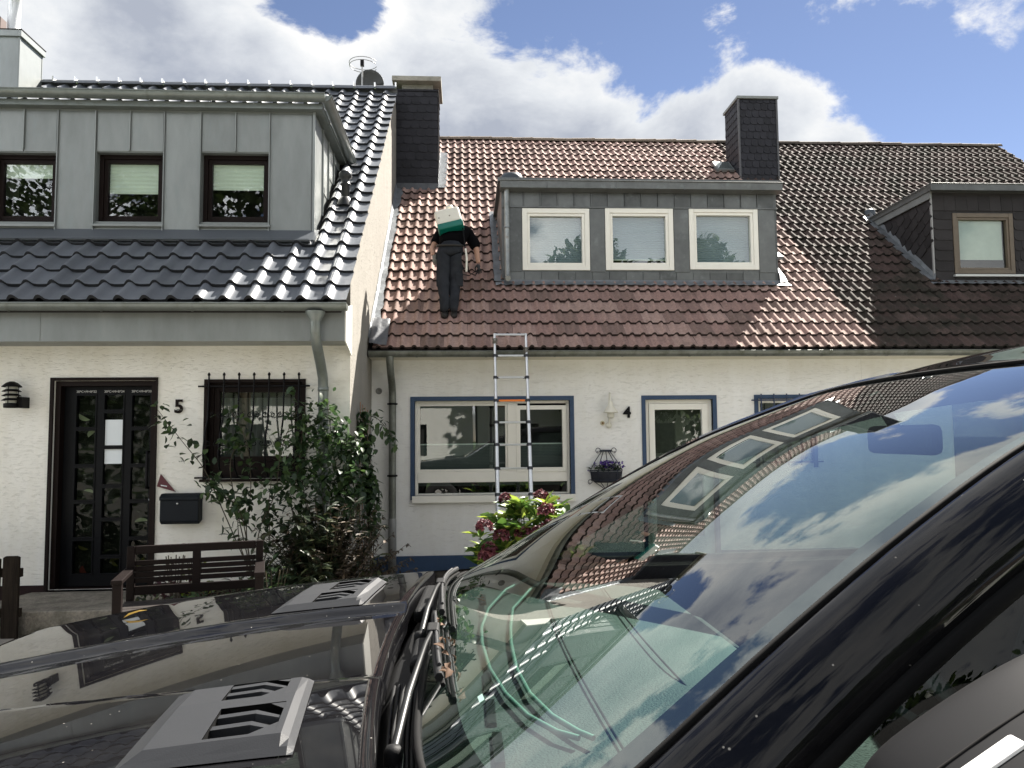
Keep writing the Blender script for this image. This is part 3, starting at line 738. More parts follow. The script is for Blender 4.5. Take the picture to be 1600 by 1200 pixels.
# barred window
x0, x1, z0, z1 = WIN5
w5 = frame_mb(Y5 + .07, x0, x1, z0, z1, .06, .08, wb=.16).build('window', M_BROWN, H5, bevel=.003)
MB().box(x0 - .012, x0 + .02, Y5 - .016, Y5 + .07, z0 - .02, z1 + .012).box(x1 - .02, x1 + .012, Y5 - .016, Y5 + .07, z0 - .02, z1 + .012).box(x0 + .02, x1 - .02, Y5 - .015, Y5 + .07, z1 - .02, z1 + .011).build('window_reveal', M_BROWN, w5)
frame_mb(Y5 + .075, x0 + .062, x1 - .062, z0 + .162, z1 - .062, .05, .06).build('sash', M_BROWN, w5, bevel=.003)
pane(w5, Y5 + .11, x0 + .1, x1 - .1, z0 + .2, z1 - .1)
cu = MB(); N = 60
A = [(x0 + .06 + (x1 - x0 - .12) * k / N, Y5 + .24 + .025 * math.sin(k * 1.3) + .01 * math.sin(k * 3.1)) for k in range(N + 1)]
cu.grid([[(a, b, z0 + .1) for a, b in A], [(a, b, z1 - .16) for a, b in A]]).build('curtain', M_CURT, w5, fix=False)
MB().box(x0 - .03, x1 + .03, Y5 - .06, Y5 + .08, z0 - .03, z0 - .005).build('sill', M_BROWN, w5)
gr = MB(); GY = Y5 - .09
gx = [x0 + .045 + (x1 - x0 - .09) * k / 6 for k in range(7)]
gril = MB().tube([(x0 - .06, GY + .05, z1 - .06), (x1 + .06, GY + .05, z1 - .06)], .010, 6).tube([(x0 - .08, GY + .05, z0 + .01), (x1 + .08, GY + .05, z0 + .01)], .010, 6).build('window_grille', M_IRON, H5)
for x in gx:
    MB().tube([(x, GY + .05, z0 + .01), (x, GY - .06, z0 + .10), (x, GY - .10, z0 + .24), (x, GY - .06, z0 + .42), (x, GY + .02, z0 + .58), (x, GY + .04, z1 - .06), (x, GY + .04, z1 + .055)], .0085, 6).build('bar', M_IRON, gril)
    MB().lathe((x, GY + .04, z1 + .05), [(.0, -.005), (.014, -.005), (.014, .012), (.0, .03)], 6).build('finial', M_IRON, gril)
for i in range(6):
    cx = (gx[i] + gx[i + 1]) / 2
    for zc, sg in ((z0 + .62, 1), (z0 + .34, -1)):
        for s_ in (-1, 1):
            pts = [(cx + s_ * (.012 + .034 * (1 - math.exp(-t * .5)) * math.cos(t) * .9 + .03), GY + (.03 if sg > 0 else -.07), zc + .034 * math.sin(t) * math.exp(-t * .12)) for t in [q * .6 for q in range(12)]]
            MB().tube(pts, .0045, 5).build('scroll', M_IRON, gril)
text('5', onY(279.5, 636, Y5 - .012), .185, M_BROWN, H5, 'house_number', ext=.008, bold=.004)

# ================================================================== house number 4 (white, red-brown roof)
Y4 = 9.5
H4 = thing('house', (2.0, 12, ZG), 'white plastered house with red brown tiles, blue window surrounds and number 4', 'house', 'row houses')
XB = 5.05
WIN4 = rect(648, 625, 890, 775, Y4)
DOOR4 = (onY(1008, 620, Y4).x, onY(1113, 620, Y4).x, ZG + .05, onY(1050, 624, Y4).z)
WG4 = (onY(1184, 620, Y4).x, onY(1268, 620, Y4).x, 1.15, onY(1200, 623, Y4).z)
wl4 = MB(); wall_sheet(wl4, Y4, XR5 + .001, XB, .09, 2.70, [WIN4, DOOR4, WG4], .2)
wl4.build('front_wall', PL4, H4, fix=False)
MB().box(XR5 + .01, DOOR4[0] - .06, Y4 - .016, Y4 + .1, ZG - .02, .088).box(DOOR4[1] + .06, XB, Y4 - .016, Y4 + .1, ZG - .02, .088).build('plinth', M_BLUE, H4)
MB().box(XR5 + .02, XB, Y4 + 1.2, Y4 + 1.25, ZG, 2.7).box(XR5 + .02, XB, 20.3, 20.5, ZG, 2.7).build('inner_wall', M_ROOM, H4)
MB().box(XR5 + .01, XB, 9.14, Y4 + .02, 2.47, 2.50).build('soffit', mat('soffit_cream', (.66, .63, .53), .8, var=.1), H4)
# blue surround
def surround(parent, r, w, m=M_BLUE, bottom=False):
    x0, x1, z0, z1 = r
    mb = MB(); mb.box(x0 - w, x0 + .0, Y4 - .014, Y4 + .10, z0 - .05, z1 + w); mb.box(x1, x1 + w, Y4 - .014, Y4 + .10, z0 - .05, z1 + w); mb.box(x0, x1, Y4 - .013, Y4 + .10, z1, z1 + w)
    return mb.build('window_surround', m, parent)
x0, x1, z0, z1 = WIN4
surround(H4, WIN4, .052)
w4 = frame_mb(Y4 + .06, x0, x1, z0, z1, .035, .08, wb=.02).build('window', M_PVC, H4, bevel=.004)
q = lambda px, py: onY(px, py, Y4 + .07)
MB().box(x0 + .035, x1 - .035, Y4 + .055, Y4 + .13, q(700, 754).z, q(700, 737).z).build('transom', M_PVC, w4, bevel=.004)
mx0, mx1 = q(793, 690).x, q(809, 690).x
MB().box(mx0, mx1, Y4 + .052, Y4 + .13, q(700, 737).z + .002, z1 - .03).build('mullion', M_PVC, w4, bevel=.004)
zs0 = q(700, 737).z
frame_mb(Y4 + .065, x0 + .036, mx0 - .001, zs0 + .002, z1 - .036, .026, .05).build('sash', M_PVC, w4, bevel=.003)
frame_mb(Y4 + .045, mx1 - .02, x1 - .037, zs0 - .012, z1 - .062, .052, .06).build('opening_sash', M_PVC, w4, bevel=.003)
pane(w4, Y4 + .09, x0 + .05, mx0 - .02, zs0 + .02, z1 - .05)
pane(w4, Y4 + .085, mx1 + .02, x1 - .07, zs0 + .03, z1 - .1)
pane(w4, Y4 + .09, x0 + .03, x1 - .03, z0 + .015, q(700, 754).z)
MB().box(x0 - .03, x1 + .05, Y4 - .06, Y4 + .06, z0 - .085, z0 - .0).build('sill', M_PVC, w4, bevel=.004)
zc = onY(720, 695, Y4 + .2).z
bl = MB()
for i in range(int((zc - z0 - .1) / .019)):
    bl.box(x0 + .03, x1 - .03, Y4 + .20, Y4 + .205, zc - .019 * i - .016, zc - .019 * i)
bl.build('half_blind', mat('blind_grey_green', (.055, .075, .07), .6), w4)
MB().box(x0 + .03, x1 - .03, Y4 + .19, Y4 + .215, zc, zc + .014).build('blind_rail', mat('rail_pale', (.55, .62, .58), .5), w4)
panel(w4, 'room', M_ROOM, x0 - .1, x1 + .1, Y4 + .6, Y4 + .62, z0 - .1, z1 + .1)
st = onY(873, 776, Y4 - .062)
sticker = MB().box(st.x - .027, st.x + .027, Y4 - .0635, Y4 - .061, z0 - .075, z0 - .002).build('sticker', M_WHITE, w4)
MB().lathe((st.x - .002, Y4 - .0645, z0 - .046), [(0, 0), (.019, 0), (.019, .001)], 12, 'y').build('sticker_dot', mat('sticker_red', (.5, .03, .04), .5), w4)
# door
surround(H4, DOOR4, .05)
x0, x1, z0, z1 = DOOR4
d4 = frame_mb(Y4 + .05, x0, x1, z0, z1, .05, .08).build('door', M_PVC, H4, bevel=.004)
frame_mb(Y4 + .04, x0 + .052, x1 - .052, z0 + .05, z1 - .052, .075, .06, wb=.3).build('door_leaf', M_PVC, d4, bevel=.003)
pane(d4, Y4 + .08, x0 + .12, x1 - .12, z0 + .3, z1 - .12)
panel(d4, 'curtain', mat('door_mesh_curtain', (.035, .04, .03), .9, var=.3, vscale=20), x0 + .1, x1 - .1, Y4 + .14, Y4 + .15, z0 + .1, z1 - .1)
MB().tube([(x0 + .085, Y4 + .04, 1.0), (x0 + .085, Y4 - .01, 1.0), (x0 + .19, Y4 - .01, 1.0)], .009, 8).build('door_handle', M_LEAD, d4)
# small barred window
surround(H4, WG4, .05)
x0, x1, z0, z1 = WG4
wg = frame_mb(Y4 + .06, x0, x1, z0, z1, .05, .08).build('window', M_PVC, H4, bevel=.003)
pane(wg, Y4 + .1, x0 + .05, x1 - .05, z0 + .05, z1 - .05)
panel(wg, 'room', M_ROOM, x0 - .05, x1 + .05, Y4 + .3, Y4 + .32, z0, z1)
g4 = MB().tube([(x0 - .1, Y4 - .05, z1 - .02), (x1 + .1, Y4 - .05, z1 - .02)], .01, 6).tube([(x0 - .1, Y4 - .05, z0 + .02), (x1 + .1, Y4 - .05, z0 + .02)], .01, 6).build('window_grille', mat('blue_iron', (.02, .035, .08), .5), H4)
for k in range(5):
    x = x0 + .02 + (x1 - x0 - .04) * k / 4
    MB().tube([(x, Y4 - .06, z0 - .02), (x, Y4 - .06, z1 + .06)], .009, 6).build('bar', MATS['blue_iron'], g4)
text('4', onY(980, 645, Y4 - .012), .185, M_IRON, H4, 'house_number', ext=.008, bold=.006)
vr = onY(592, 611, Y4 - .01)
MB().lathe((vr.x, Y4 - .015, vr.z), [(0, .006), (.024, .004), (.03, -.004), (.038, -.004), (.04, .014)], 16, 'y').build('wall_vent', mat('vent_grey', (.2, .2, .19), .6), H4)
# gutter, downpipe
gz4 = onY(800, 549, 9.07).z
half_gutter(MB(), XR5 + .015, 10.95, 9.105, gz4, .062).build('gutter', M_GUT4, H4, fix=False)
dp4 = onY(613, 650, 9.42).x
d4p = MB().tube([(dp4, 9.105, gz4 - .05), (dp4, 9.105, gz4 - .12), (dp4, 9.20, gz4 - .24), (dp4, 9.36, gz4 - .36), (dp4, 9.43, gz4 - .46), (dp4, 9.435, gz4 - .6), (dp4, 9.435, ZG)], .044, 14).build('downpipe', M_GUT4, H4)
for z in (1.93, 1.06): MB().lathe((dp4, 9.435, z), [(.0445, -.012), (.052, -.012), (.052, .012), (.0445, .012)], 14).box(dp4 - .062, dp4 + .062, 9.428, 9.442, z - .01, z + .01).build('pipe_bracket', M_IRON, d4p)
MB().lathe((dp4, 9.435, .45), [(.0445, -.5), (.049, -.5), (.049, .08), (.0445, .1)], 14).build('stand_pipe', mat('stand_pipe_grey', (.24, .245, .24), .5, .2, var=.2), d4p)
# roof
S4 = 7.5
roof4 = slab_roof('roof', EAVE4, S4, XR5 + .0, XB, M_UNDER, H4)
DF4 = 10.35; DX4a, DX4b = .52, 4.37
CHL = (-1.16, -.446); CHLY = 12.855
CHR = (4.99, 5.70); CHRY = 13.33
sch = lambda y: (y - EAVE4[0]) / CS
def skip4(x, s):
    if DX4a + .0 < x < DX4b - .0 and 1.62 < s < 4.0: return True
    if CHL[0] < x < CHL[1] - .05 and s > 4.92 and s < 6.1: return True
    return False
W4 = (XB + 1.085) / 22; E4 = S4 / 27
me4 = tile_mesh('tile', W4, E4, prof_frank(), M_TILE4, edge=mat('tile_butt_grime_shade', (.030, .020, .017), .9, var=.3, vscale=12))  # butt edge colour holds unwashed grime and the painted row shadow
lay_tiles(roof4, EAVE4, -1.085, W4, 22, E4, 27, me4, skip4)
M_RIDGE = mat('ridge_tile_weathered', (.15, .115, .085), .85, var=.35, vscale=6, bump=.4, bscale=40, rnd=.15)
ridge_caps(roof4, EAVE4, S4, -1.1, XB, .40, .11, M_RIDGE, drop=.05)
# chimney left
zc0 = 5.5
zL = 7.46
chl = MB().box(CHL[0], CHL[1], CHLY + .012, CHLY + .75, zc0 - .4, zL).build('chimney', M_SLATE, H4)
slates(chl, M_SLATE, (CHL[0], CHLY + .010, 5.82), (1, 0, 0), (0, 0, 1), CHL[1] - CHL[0], zL - 5.82, .155, .139, off=.37)
slates(chl, M_SLATE, (CHL[1] + .002, CHLY + .012, 5.82), (0, 1, 0), (0, 0, 1), .74, zL - 5.82, .155, .139, off=.37)
MB().box(CHL[0] - .003, CHL[1] + .012, CHLY - .012, CHLY + .01, 5.60, 5.83).build('chimney_apron', M_LEADD, chl)
MB().box(CHL[0] + .10, CHL[1] - .08, CHLY + .08, CHLY + .66, zL, zL + .13).build('chimney_head', M_CONC, chl)
MB().box(CHL[0] - .055, CHL[1] + .065, CHLY - .08, CHLY + .84, zL + .13, zL + .215).build('chimney_cap', M_CONC, chl, bevel=.008)
MB().box(CHL[0] - .01, CHL[1] + .02, CHLY - .014, CHLY + .76, zL - .02, zL + .012).build('cap_flashing', M_SLATE, chl)
# stepped flashing beside the chimney
for k in range(6):
    s = sch(CHLY) + k * E4
    p = rp(EAVE4, CHL[1] + .01, s, .05)
    MB().add([(p.x, p.y, p.z), (p.x + .14, p.y - .01, p.z - .0), (p.x + .13, p.y + E4 * CS, p.z + E4 * SN + .01), (p.x, p.y + E4 * CS, p.z + E4 * SN + .03), (p.x, p.y, p.z + .16), (p.x, p.y + E4 * CS, p.z + E4 * SN + .16)], [(0, 1, 2, 3), (0, 3, 5, 4)]).build('step_flashing', M_LEAD, chl)
# chimney right, on the party line
chr_ = MB().box(CHR[0], CHR[1], CHRY + .012, CHRY + .72, 5.6, 7.66).build('chimney', M_SLATE, H4)
slates(chr_, M_SLATE, (CHR[0] + .02, CHRY + .010, 6.08), (1, 0, 0), (0, 0, 1), CHR[1] - CHR[0] - .04, 7.62 - 6.08, .128, .134, off=.31)
slates(chr_, M_SLATE, (CHR[0] - .002, CHRY + .70, 6.08), (0, -1, 0), (0, 0, 1), .68, 7.62 - 6.08, .128, .134, off=.31)
for xx in (CHR[0], CHR[1]): MB().box(xx - .016, xx + .016, CHRY - .012, CHRY + .02, 6.0, 7.62).build('corner_strip', mat('strip_grey', (.07, .07, .075), .5), chr_)
MB().box(CHR[0] - .03, CHR[1] + .03, CHRY - .03, CHRY + .75, 7.625, 7.675).build('chimney_cap', mat('cap_grey_metal', (.2, .21, .2), .5, .3), chr_, bevel=.004)
# skylight left of it
sp = rp(EAVE4, 4.80, 5.82, .05)
sk_ = MB(); U_ = Vector((1, 0, 0)); V_ = Vector((0, CS, SN)); N_ = Vector((0, -SN, CS))
sk_.obox(sp + V_ * .2, U_ * .16, V_ * .20, N_ * .03).build('skylight', mat('skylight_frame', (.16, .17, .17), .5, .3), H4, bevel=.004)
MB().add([sp + V_ * .0 + U_ * a + V_ * b + N_ * .034 for a, b in ((-.13, .03), (.13, .03), (.13, .37), (-.13, .37))], [(0, 1, 2, 3)]).build('skylight_pane', GL_WIN, H4, fix=False)
# dormer
zb4, ztp4 = 3.60, 5.00
dorm4 = MB().box(DX4a + .032, DX4b - .032, DF4 + .56, 12.6, zb4 - .3, ztp4).box(DX4a, DX4a + .03, DF4 + .002, 12.6, zb4 - .3, ztp4).box(DX4b - .03, DX4b, DF4 + .002, 12.6, zb4 - .3, ztp4).build('dormer', M_ZINC4, H4)
WD4 = [rect(817, 327, 920, 422, DF4), rect(947, 327, 1050.5, 422, DF4), rect(1078.5, 326, 1182.5, 421, DF4)]
dw4 = MB(); wall_sheet(dw4, DF4, DX4a, DX4b, zb4 - .1, ztp4, WD4, .15); dw4.build('dormer_front', M_ZINC4, dorm4, fix=False)
ztr0, ztr1 = onY(1000, 325, DF4).z, onY(1000, 299, DF4).z
n = 16; wp = (DX4b - DX4a - .1) / n
for k in range(n):
    a = DX4a + .06 + k * wp
    panel(dorm4, 'cladding_panel', M_ZINC4, a + .006, a + wp - .006, DF4 - .010 - random.uniform(0, .004), DF4 - .001, ztr0 + .012, ztr1, bevel=.003)
    panel(dorm4, 'apron_panel', M_ZINC4, a + .005, a + wp - .005, DF4 - .010 - random.uniform(0, .004), DF4 - .001, zb4 + .035, WD4[0][2] - .03, bevel=.003)
    MB().box(a - .005, a + .005, DF4 - .028, DF4 - .001, ztr0 + .012, ztr1).build('standing_seam', M_ZINC4, dorm4)
MB().box(DX4a, DX4b, DF4 - .024, DF4 - .001, ztr0 - .012, ztr0 + .010).build('drip_strip', M_ZINC4, dorm4)
edges = [DX4a + .02] + [v for w_ in WD4 for v in (w_[0], w_[1])] + [DX4b - .02]
for k in range(0, 8, 2):
    panel(dorm4, 'cladding_panel', M_ZINC4, edges[k] + .012, edges[k + 1] - .012, DF4 - .011, DF4 - .001, WD4[0][2] - .025, ztr0 - .014, bevel=.003)
for k, wr in enumerate(WD4):
    x0, x1, z0, z1 = wr
    wn_ = frame_mb(DF4 - .02, x0 - .003, x1 + .003, z0 - .003, z1 + .003, .066, .1).build('window', M_PVC, H4, bevel=.004)
    frame_mb(DF4 - .006, x0 + .064, x1 - .064, z0 + .064, z1 - .064, .038, .08).build('sash', M_PVC, wn_, bevel=.004)
    pane(wn_, DF4 + .04, x0 + .10, x1 - .10, z0 + .10, z1 - .10)
    bl = MB(); zz = z1 - .1; i = 0; bot = z0 + (.10, .17, .12)[k]
    while zz > bot:
        a, b = (i % 2) * .008, ((i + 1) % 2) * .008
        bl.add([(x0 + .09, DF4 + .10 + a, zz), (x1 - .09, DF4 + .10 + a, zz), (x1 - .09, DF4 + .10 + b, zz - .016), (x0 + .09, DF4 + .10 + b, zz - .016)], [(0, 1, 2, 3)]); zz -= .016; i += 1
    bl.build('pleated_blind', M_BLINDB, wn_, fix=False)
    MB().box(x0 + .09, x1 - .09, DF4 + .09, DF4 + .11, bot - .012, bot).build('blind_rail', M_BLINDG, wn_)
    panel(wn_, 'room', M_ROOM, x0 - .05, x1 + .05, DF4 + .5, DF4 + .52, z0 - .05, z1 + .05)
    for xx in (x0 + .07, x1 - .1): MB().box(xx, xx + .022, DF4 - .0225, DF4 - .019, z0 + .028, z0 + .036).build('drain_cap', M_PVC, wn_)
MB().box(DX4a - .06, DX4b + .03, DF4 - .10, 12.55, ztp4, ztp4 + .05).build('dormer_roof', M_ZINC4, dorm4)
gtop = onY(1000, 284, DF4 - .15).z
mb = MB().prism([(DX4a - .03, DF4 - .17, gtop), (DX4a - .03, DF4 - .165, gtop - .10), (DX4a - .03, DF4 - .03, gtop - .12), (DX4a - .03, DF4 - .02, gtop - .01)], (DX4b - DX4a + .06, 0, 0))
mb.tube([(DX4a - .04, DF4 - .175, gtop), (DX4b + .04, DF4 - .175, gtop)], .009, 8).build('dormer_gutter', M_ZINC4, dorm4)
for k in range(4): MB().box(DX4a + .6 + k * .95, DX4a + .612 + k * .95, DF4 - .172, DF4 - .05, gtop - .11, gtop - .012).build('gutter_joint', M_ZINC4, dorm4)
pxp = onY(792, 350, DF4 - .06).x
dpd = MB().tube([(pxp, DF4 - .07, gtop - .08), (pxp, DF4 - .07, 3.72), (pxp + .005, DF4 - .10, 3.665), (pxp + .005, DF4 - .16, 3.64)], .036, 12).build('dormer_downpipe', mat('pipe_worn_zinc', (.27, .29, .29), .4, .5, var=.4, vscale=8, dirt=((.2, .13, .08), 6, .6, .75)), dorm4)
MB().lathe((pxp, DF4 - .07, 4.36), [(.0365, -.012), (.043, -.012), (.043, .012), (.0365, .012)], 12).build('pipe_bracket', M_LEAD, dpd)
lf = MB()   # lead soakers: apron under the dormer and up both cheeks
N = 60
top = [(DX4a - .1 + (DX4b - DX4a + .22) * k / N) for k in range(N + 1)]
lf.grid([[(x, DF4 - .012, zb4 + .055) for x in top], [(x, DF4 - .03, zb4 + .02) for x in top],
         [(x, *rp(EAVE4, 0, 1.46, .045 + .02 * abs(math.sin(x * math.pi / (W4 / 2))))[1:]) for x in top]], smooth=True).build('apron_flashing', M_LEAD, dorm4, fix=False)
for sx_, xx in ((-1, DX4a), (1, DX4b)):
    P = []
    for k in range(14):
        s = 1.55 + k * .18; a = rp(EAVE4, xx, s)
        P.append([(xx + sx_ * .0, a.y, a.z + .16 + .01 * random.random()), (xx + sx_ * .012, a.y, a.z + .05), (xx + sx_ * (.11 + .02 * random.random()), a.y, a.z + .05 + .015 * random.random())])
    MB().grid(P, smooth=False).build('cheek_flashing', M_LEAD, dorm4, fix=False)
for k in range(3): MB().box(DX4a - .008, DX4a, DF4 + .02 + k * .5, DF4 + .51 + k * .5, 3.8 + k * .38, ztp4).build('cheek_panel', M_ZINC4, dorm4)
sbox = rp(EAVE4, .66, 3.25, .2)
MB().lathe((.66, DF4 + .1, ztp4 + .05), [(.17, 0), (.165, .05), (.13, .10), (.06, .125), (0, .13)], 16).build('roof_vent', mat('vent_dome_dark', (.03, .04, .05), .4), dorm4)
# flashing against the taller neighbour's wall
P = []
for k in range(46):
    s = .02 + k * .106; a = rp(EAVE4, XR5, s)
    w_ = .055 + .05 * random.random() ** 2
    P.append([(XR5 + .004, a.y, a.z + .13 + .05 * random.random()), (XR5 + .02 + .01 * random.random(), a.y, a.z + .07), (XR5 + w_ + .03, a.y, a.z + .05 + .02 * random.random())])
MB().grid(P, smooth=False).build('wall_flashing', M_LEAD, H4, fix=False)
P = []
for k in range(9):
    s = -.02 + k * .075
    P.append([tuple(rp(EAVE4, XR5 + .02 + j * .034, s, .075 + .02 * random.random() - .006 * j)) for j in range(7)])
MB().grid(P, smooth=True).build('lead_patch', M_LEADD, H4, fix=False)

# ================================================================== right-hand neighbour (overgrown brown roof, slate dormer)
H3 = thing('house', (8, 12, ZG), 'white house with dark mossy brown roof tiles and slate clad dormer', 'house', 'row houses')
XE = 10.95
wl3 = MB(); wall_sheet(wl3, Y4, XB + .001, XE, .09, 2.7, [(6.2, 8.2, .7, 2.05), (9.2, 10.1, ZG + .05, 2.05)], .2); wl3.build('front_wall', PL4, H3, fix=False)
zt4 = lambda y: EAVE4[1] + (y - EAVE4[0]) * SN / CS - .03
MB().prism([(XE, Y4 + .002, ZG), (XE, Y4 + .002, zt4(Y4)), (XE, 14.865, zt4(14.865)), (XE, 20.2, zt4(Y4)), (XE, 20.2, ZG)], (-.25, 0, 0)).build('gable_wall', PL4, H3)
MB().box(XB, 9.15, Y4 - .014, Y4 + .1, ZG - .02, .088).build('plinth', mat('plinth_grey', (.2, .2, .19), .8, var=.2), H3)
MB().box(XB, XE - .3, Y4 + 1.2, Y4 + 1.25, ZG, 2.7).box(XB, XE - .3, 20.0, 20.2, ZG, 2.7).build('inner_wall', M_ROOM, H3)
MB().box(XB, XE, 9.14, Y4 + .02, 2.47, 2.50).build('soffit', MATS['soffit_cream'], H3)
w3 = frame_mb(Y4 + .06, 6.2, 8.2, .7, 2.05, .07, .08).build('window', M_PVC, H3); pane(w3, Y4 + .1, 6.26, 8.14, .76, 2.0)
d3 = frame_mb(Y4 + .05, 9.2, 10.1, ZG + .05, 2.05, .1, .08).build('door', M_BROWN, H3); panel(d3, 'door_leaf', M_BROWN, 9.28, 10.02, Y4 + .08, Y4 + .1, ZG + .05, 2.0)
roof3 = slab_roof('roof', EAVE4, S4, XB, XE, M_UNDER, H3)
DF3 = 10.41; DX3 = 6.66; DX3b = 9.9
def skip3(x, s):
    if DX3 + .05 < x < DX3b and 1.72 < s < 3.8: return True
    if CHR[0] < x < CHR[1] - .1 and 5.5 < s < 6.2: return True
    return False
W3 = (XE + .06 - XB) / 21
me3 = tile_mesh('tile', W3, E4, prof_frank(), M_TILE3, edge=mat('tile_butt_moss_shade', (.010, .009, .007), .95))  # moss on the butt edges, darkened further as row shadow
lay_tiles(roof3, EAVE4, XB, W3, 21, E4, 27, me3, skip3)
ridge_caps(roof3, EAVE4, S4, XB, XE + .06, .40, .11, mat('ridge_tile_dark', (.075, .06, .048), .9, var=.35, vscale=6, bump=.4, bscale=40, rnd=.15), drop=.05)
zb3, zt3 = 3.63, 4.95
dorm3 = MB().box(DX3 + .04, DX3b - .03, DF3 + .56, 12.3, zb3 - .3, zt3).box(DX3 + .006, DX3 + .036, DF3 + .002, 12.3, zb3 - .3, zt3).box(DX3b - .028, DX3b, DF3 + .002, 12.3, zb3 - .3, zt3).build('dormer', M_SLATE3, H3)
WD3 = rect(1492, 334, 1581, 428, DF3)
dw3 = MB(); wall_sheet(dw3, DF3, DX3, DX3b, zb3 - .1, zt3, [WD3], .16); dw3.build('dormer_front', M_SLATE3, dorm3, fix=False)
x0, x1, z0, z1 = WD3
slates(dorm3, M_SLATE3, (DX3 + .02, DF3 - .001, zb3 + .03), (1, 0, 0), (0, 0, 1), x0 - DX3 - .03, z1 - zb3 + .0, .30, .150, off=0, curved=True)
slates(dorm3, M_SLATE3, (x1 + .01, DF3 - .001, zb3 + .03), (1, 0, 0), (0, 0, 1), DX3b - x1 - .02, z1 - zb3, .29, .150, off=.13, curved=True)
slates(dorm3, M_SLATE3, (DX3 + .02, DF3 - .001, z1 + .035), (1, 0, 0), (0, 0, 1), DX3b - DX3 - .04, .22, .17, .22, off=0, curved=False)
slates(dorm3, M_SLATE3, (x0, DF3 - .001, zb3 + .03), (1, 0, 0), (0, 0, 1), x1 - x0, z0 - zb3 - .04, .16, .15, off=.2, curved=False)
# cheek: slates laid on the slope
zline = lambda y: EAVE4[1] + (y - EAVE4[0]) * SN / CS
MB().add([(DX3, DF3, zb3 - .1), (DX3, DF3, zt3), (DX3, 12.0, zt3), (DX3, 12.0, zline(12.0) - .2)], [(0, 1, 2, 3)]).build('cheek', M_SLATE3, dorm3, fix=False)
dg = math.radians(30)
slates(dorm3, M_SLATE3, (DX3 - .002, 12.35, 3.1), (0, -math.cos(dg), math.sin(dg)), (0, math.sin(dg), math.cos(dg)), 2.6, 2.4, .19, .155, off=.45,
       clipf=lambda a, b: (lambda y, z: DF3 + .03 < y and z > zline(y) + .10 and z < zt3 - .14)(12.35 - a * math.cos(dg) + b * math.sin(dg), 3.1 + a * math.sin(dg) + b * math.cos(dg)))
MB().box(DX3 - .012, DX3 + .012, DF3 - .014, DF3 + .012, zb3 - .03, zt3).build('corner_strip', mat('strip_pale', (.25, .25, .25), .5, .3), dorm3)
MB().box(DX3 - .06, DX3b + .06, DF3 - .09, 12.2, zt3 + .0, zt3 + .08).build('dormer_roof', mat('verge_board_grey', (.10, .105, .105), .55, .2, var=.2), dorm3)
MB().box(DX3 - .04, DX3 - .022, DF3 - .05, 12.0, zt3 - .10, zt3 + .0).build('verge_board', mat('verge_pale', (.17, .18, .18), .55, .2, var=.2), dorm3)
MB().box(DX3 - .085, DX3b + .06, DF3 - .155, DF3 - .06, zt3 - .01, zt3 + .075).tube([(DX3 - .08, DF3 - .155, zt3 + .085), (DX3b + .06, DF3 - .155, zt3 + .085)], .01, 8).tube([(DX3 - .08, DF3 - .155, zt3 + .085), (DX3 - .08, 12.05, zt3 + .06)], .010, 8).build('dormer_gutter', M_ZINC4, dorm3)
wd3 = frame_mb(DF3 - .015, x0, x1, z0, z1, .06, .1).build('window', M_TAN, H3, bevel=.004)
frame_mb(DF3 + .0, x0 + .062, x1 - .062, z0 + .062, z1 - .062, .03, .06).build('sash', M_TAN, wd3, bevel=.003)
pane(wd3, DF3 + .045, x0 + .088, x1 - .088, z0 + .088, z1 - .088)
panel(wd3, 'roller_blind', mat('roller_blind_pale', (.42, .47, .42), .8, var=.12, vscale=5), x0 + .08, x1 - .12, DF3 + .07, DF3 + .074, z0 + .22, z1 - .09)
panel(wd3, 'room', M_ROOM, x0 - .05, x1 + .05, DF3 + .5, DF3 + .52, z0 - .05, z1 + .05)
MB().box(x0 - .03, DX3b - .5, DF3 - .06, DF3 + .02, z0 - .045, z0 - .015).build('sill', mat('sill_pale_metal', (.45, .46, .45), .4, .4), wd3)
P = []
for k in range(16):
    s = 1.62 + k * .145; a = rp(EAVE4, DX3, s); j = .01 * random.random()
    P.append([(DX3 - .004, a.y, a.z + .13 + j), (DX3 - .016, a.y, a.z + .06), (DX3 - .13 - j, a.y, a.z + .055 + j)])
MB().grid(P, smooth=False).build('cheek_flashing', M_LEAD, dorm3, fix=False)
top = [(DX3 - .12 + (DX3b - DX3 + .2) * k / 60) for k in range(61)]
MB().grid([[(x, DF3 - .012, zb3 + .05) for x in top], [(x, DF3 - .03, zb3 + .025) for x in top], [(x, *rp(EAVE4, 0, 1.52, .05 + .02 * abs(math.sin(x * math.pi / (W3 / 2))))[1:]) for x in top]]).build('apron_flashing', M_LEAD, dorm3, fix=False)
vpt = rp(EAVE4, 6.72, 3.98, .02)
MB().lathe(vpt, [(.09, -.03), (.085, .05), (.05, .08), (0, .085)], 14).build('roof_vent', mat('vent_dome_dark', (.03, .04, .05), .4), H3)
for (xx, ss) in ((4.60, 3.72), (4.55, 2.35)):
    p = rp(EAVE4, xx, ss, .06)
    MB().obox(p, (.09, 0, .0), (0, .08, .05), (0, -.012, .02)).build('lead_scrap', M_LEAD, H4)
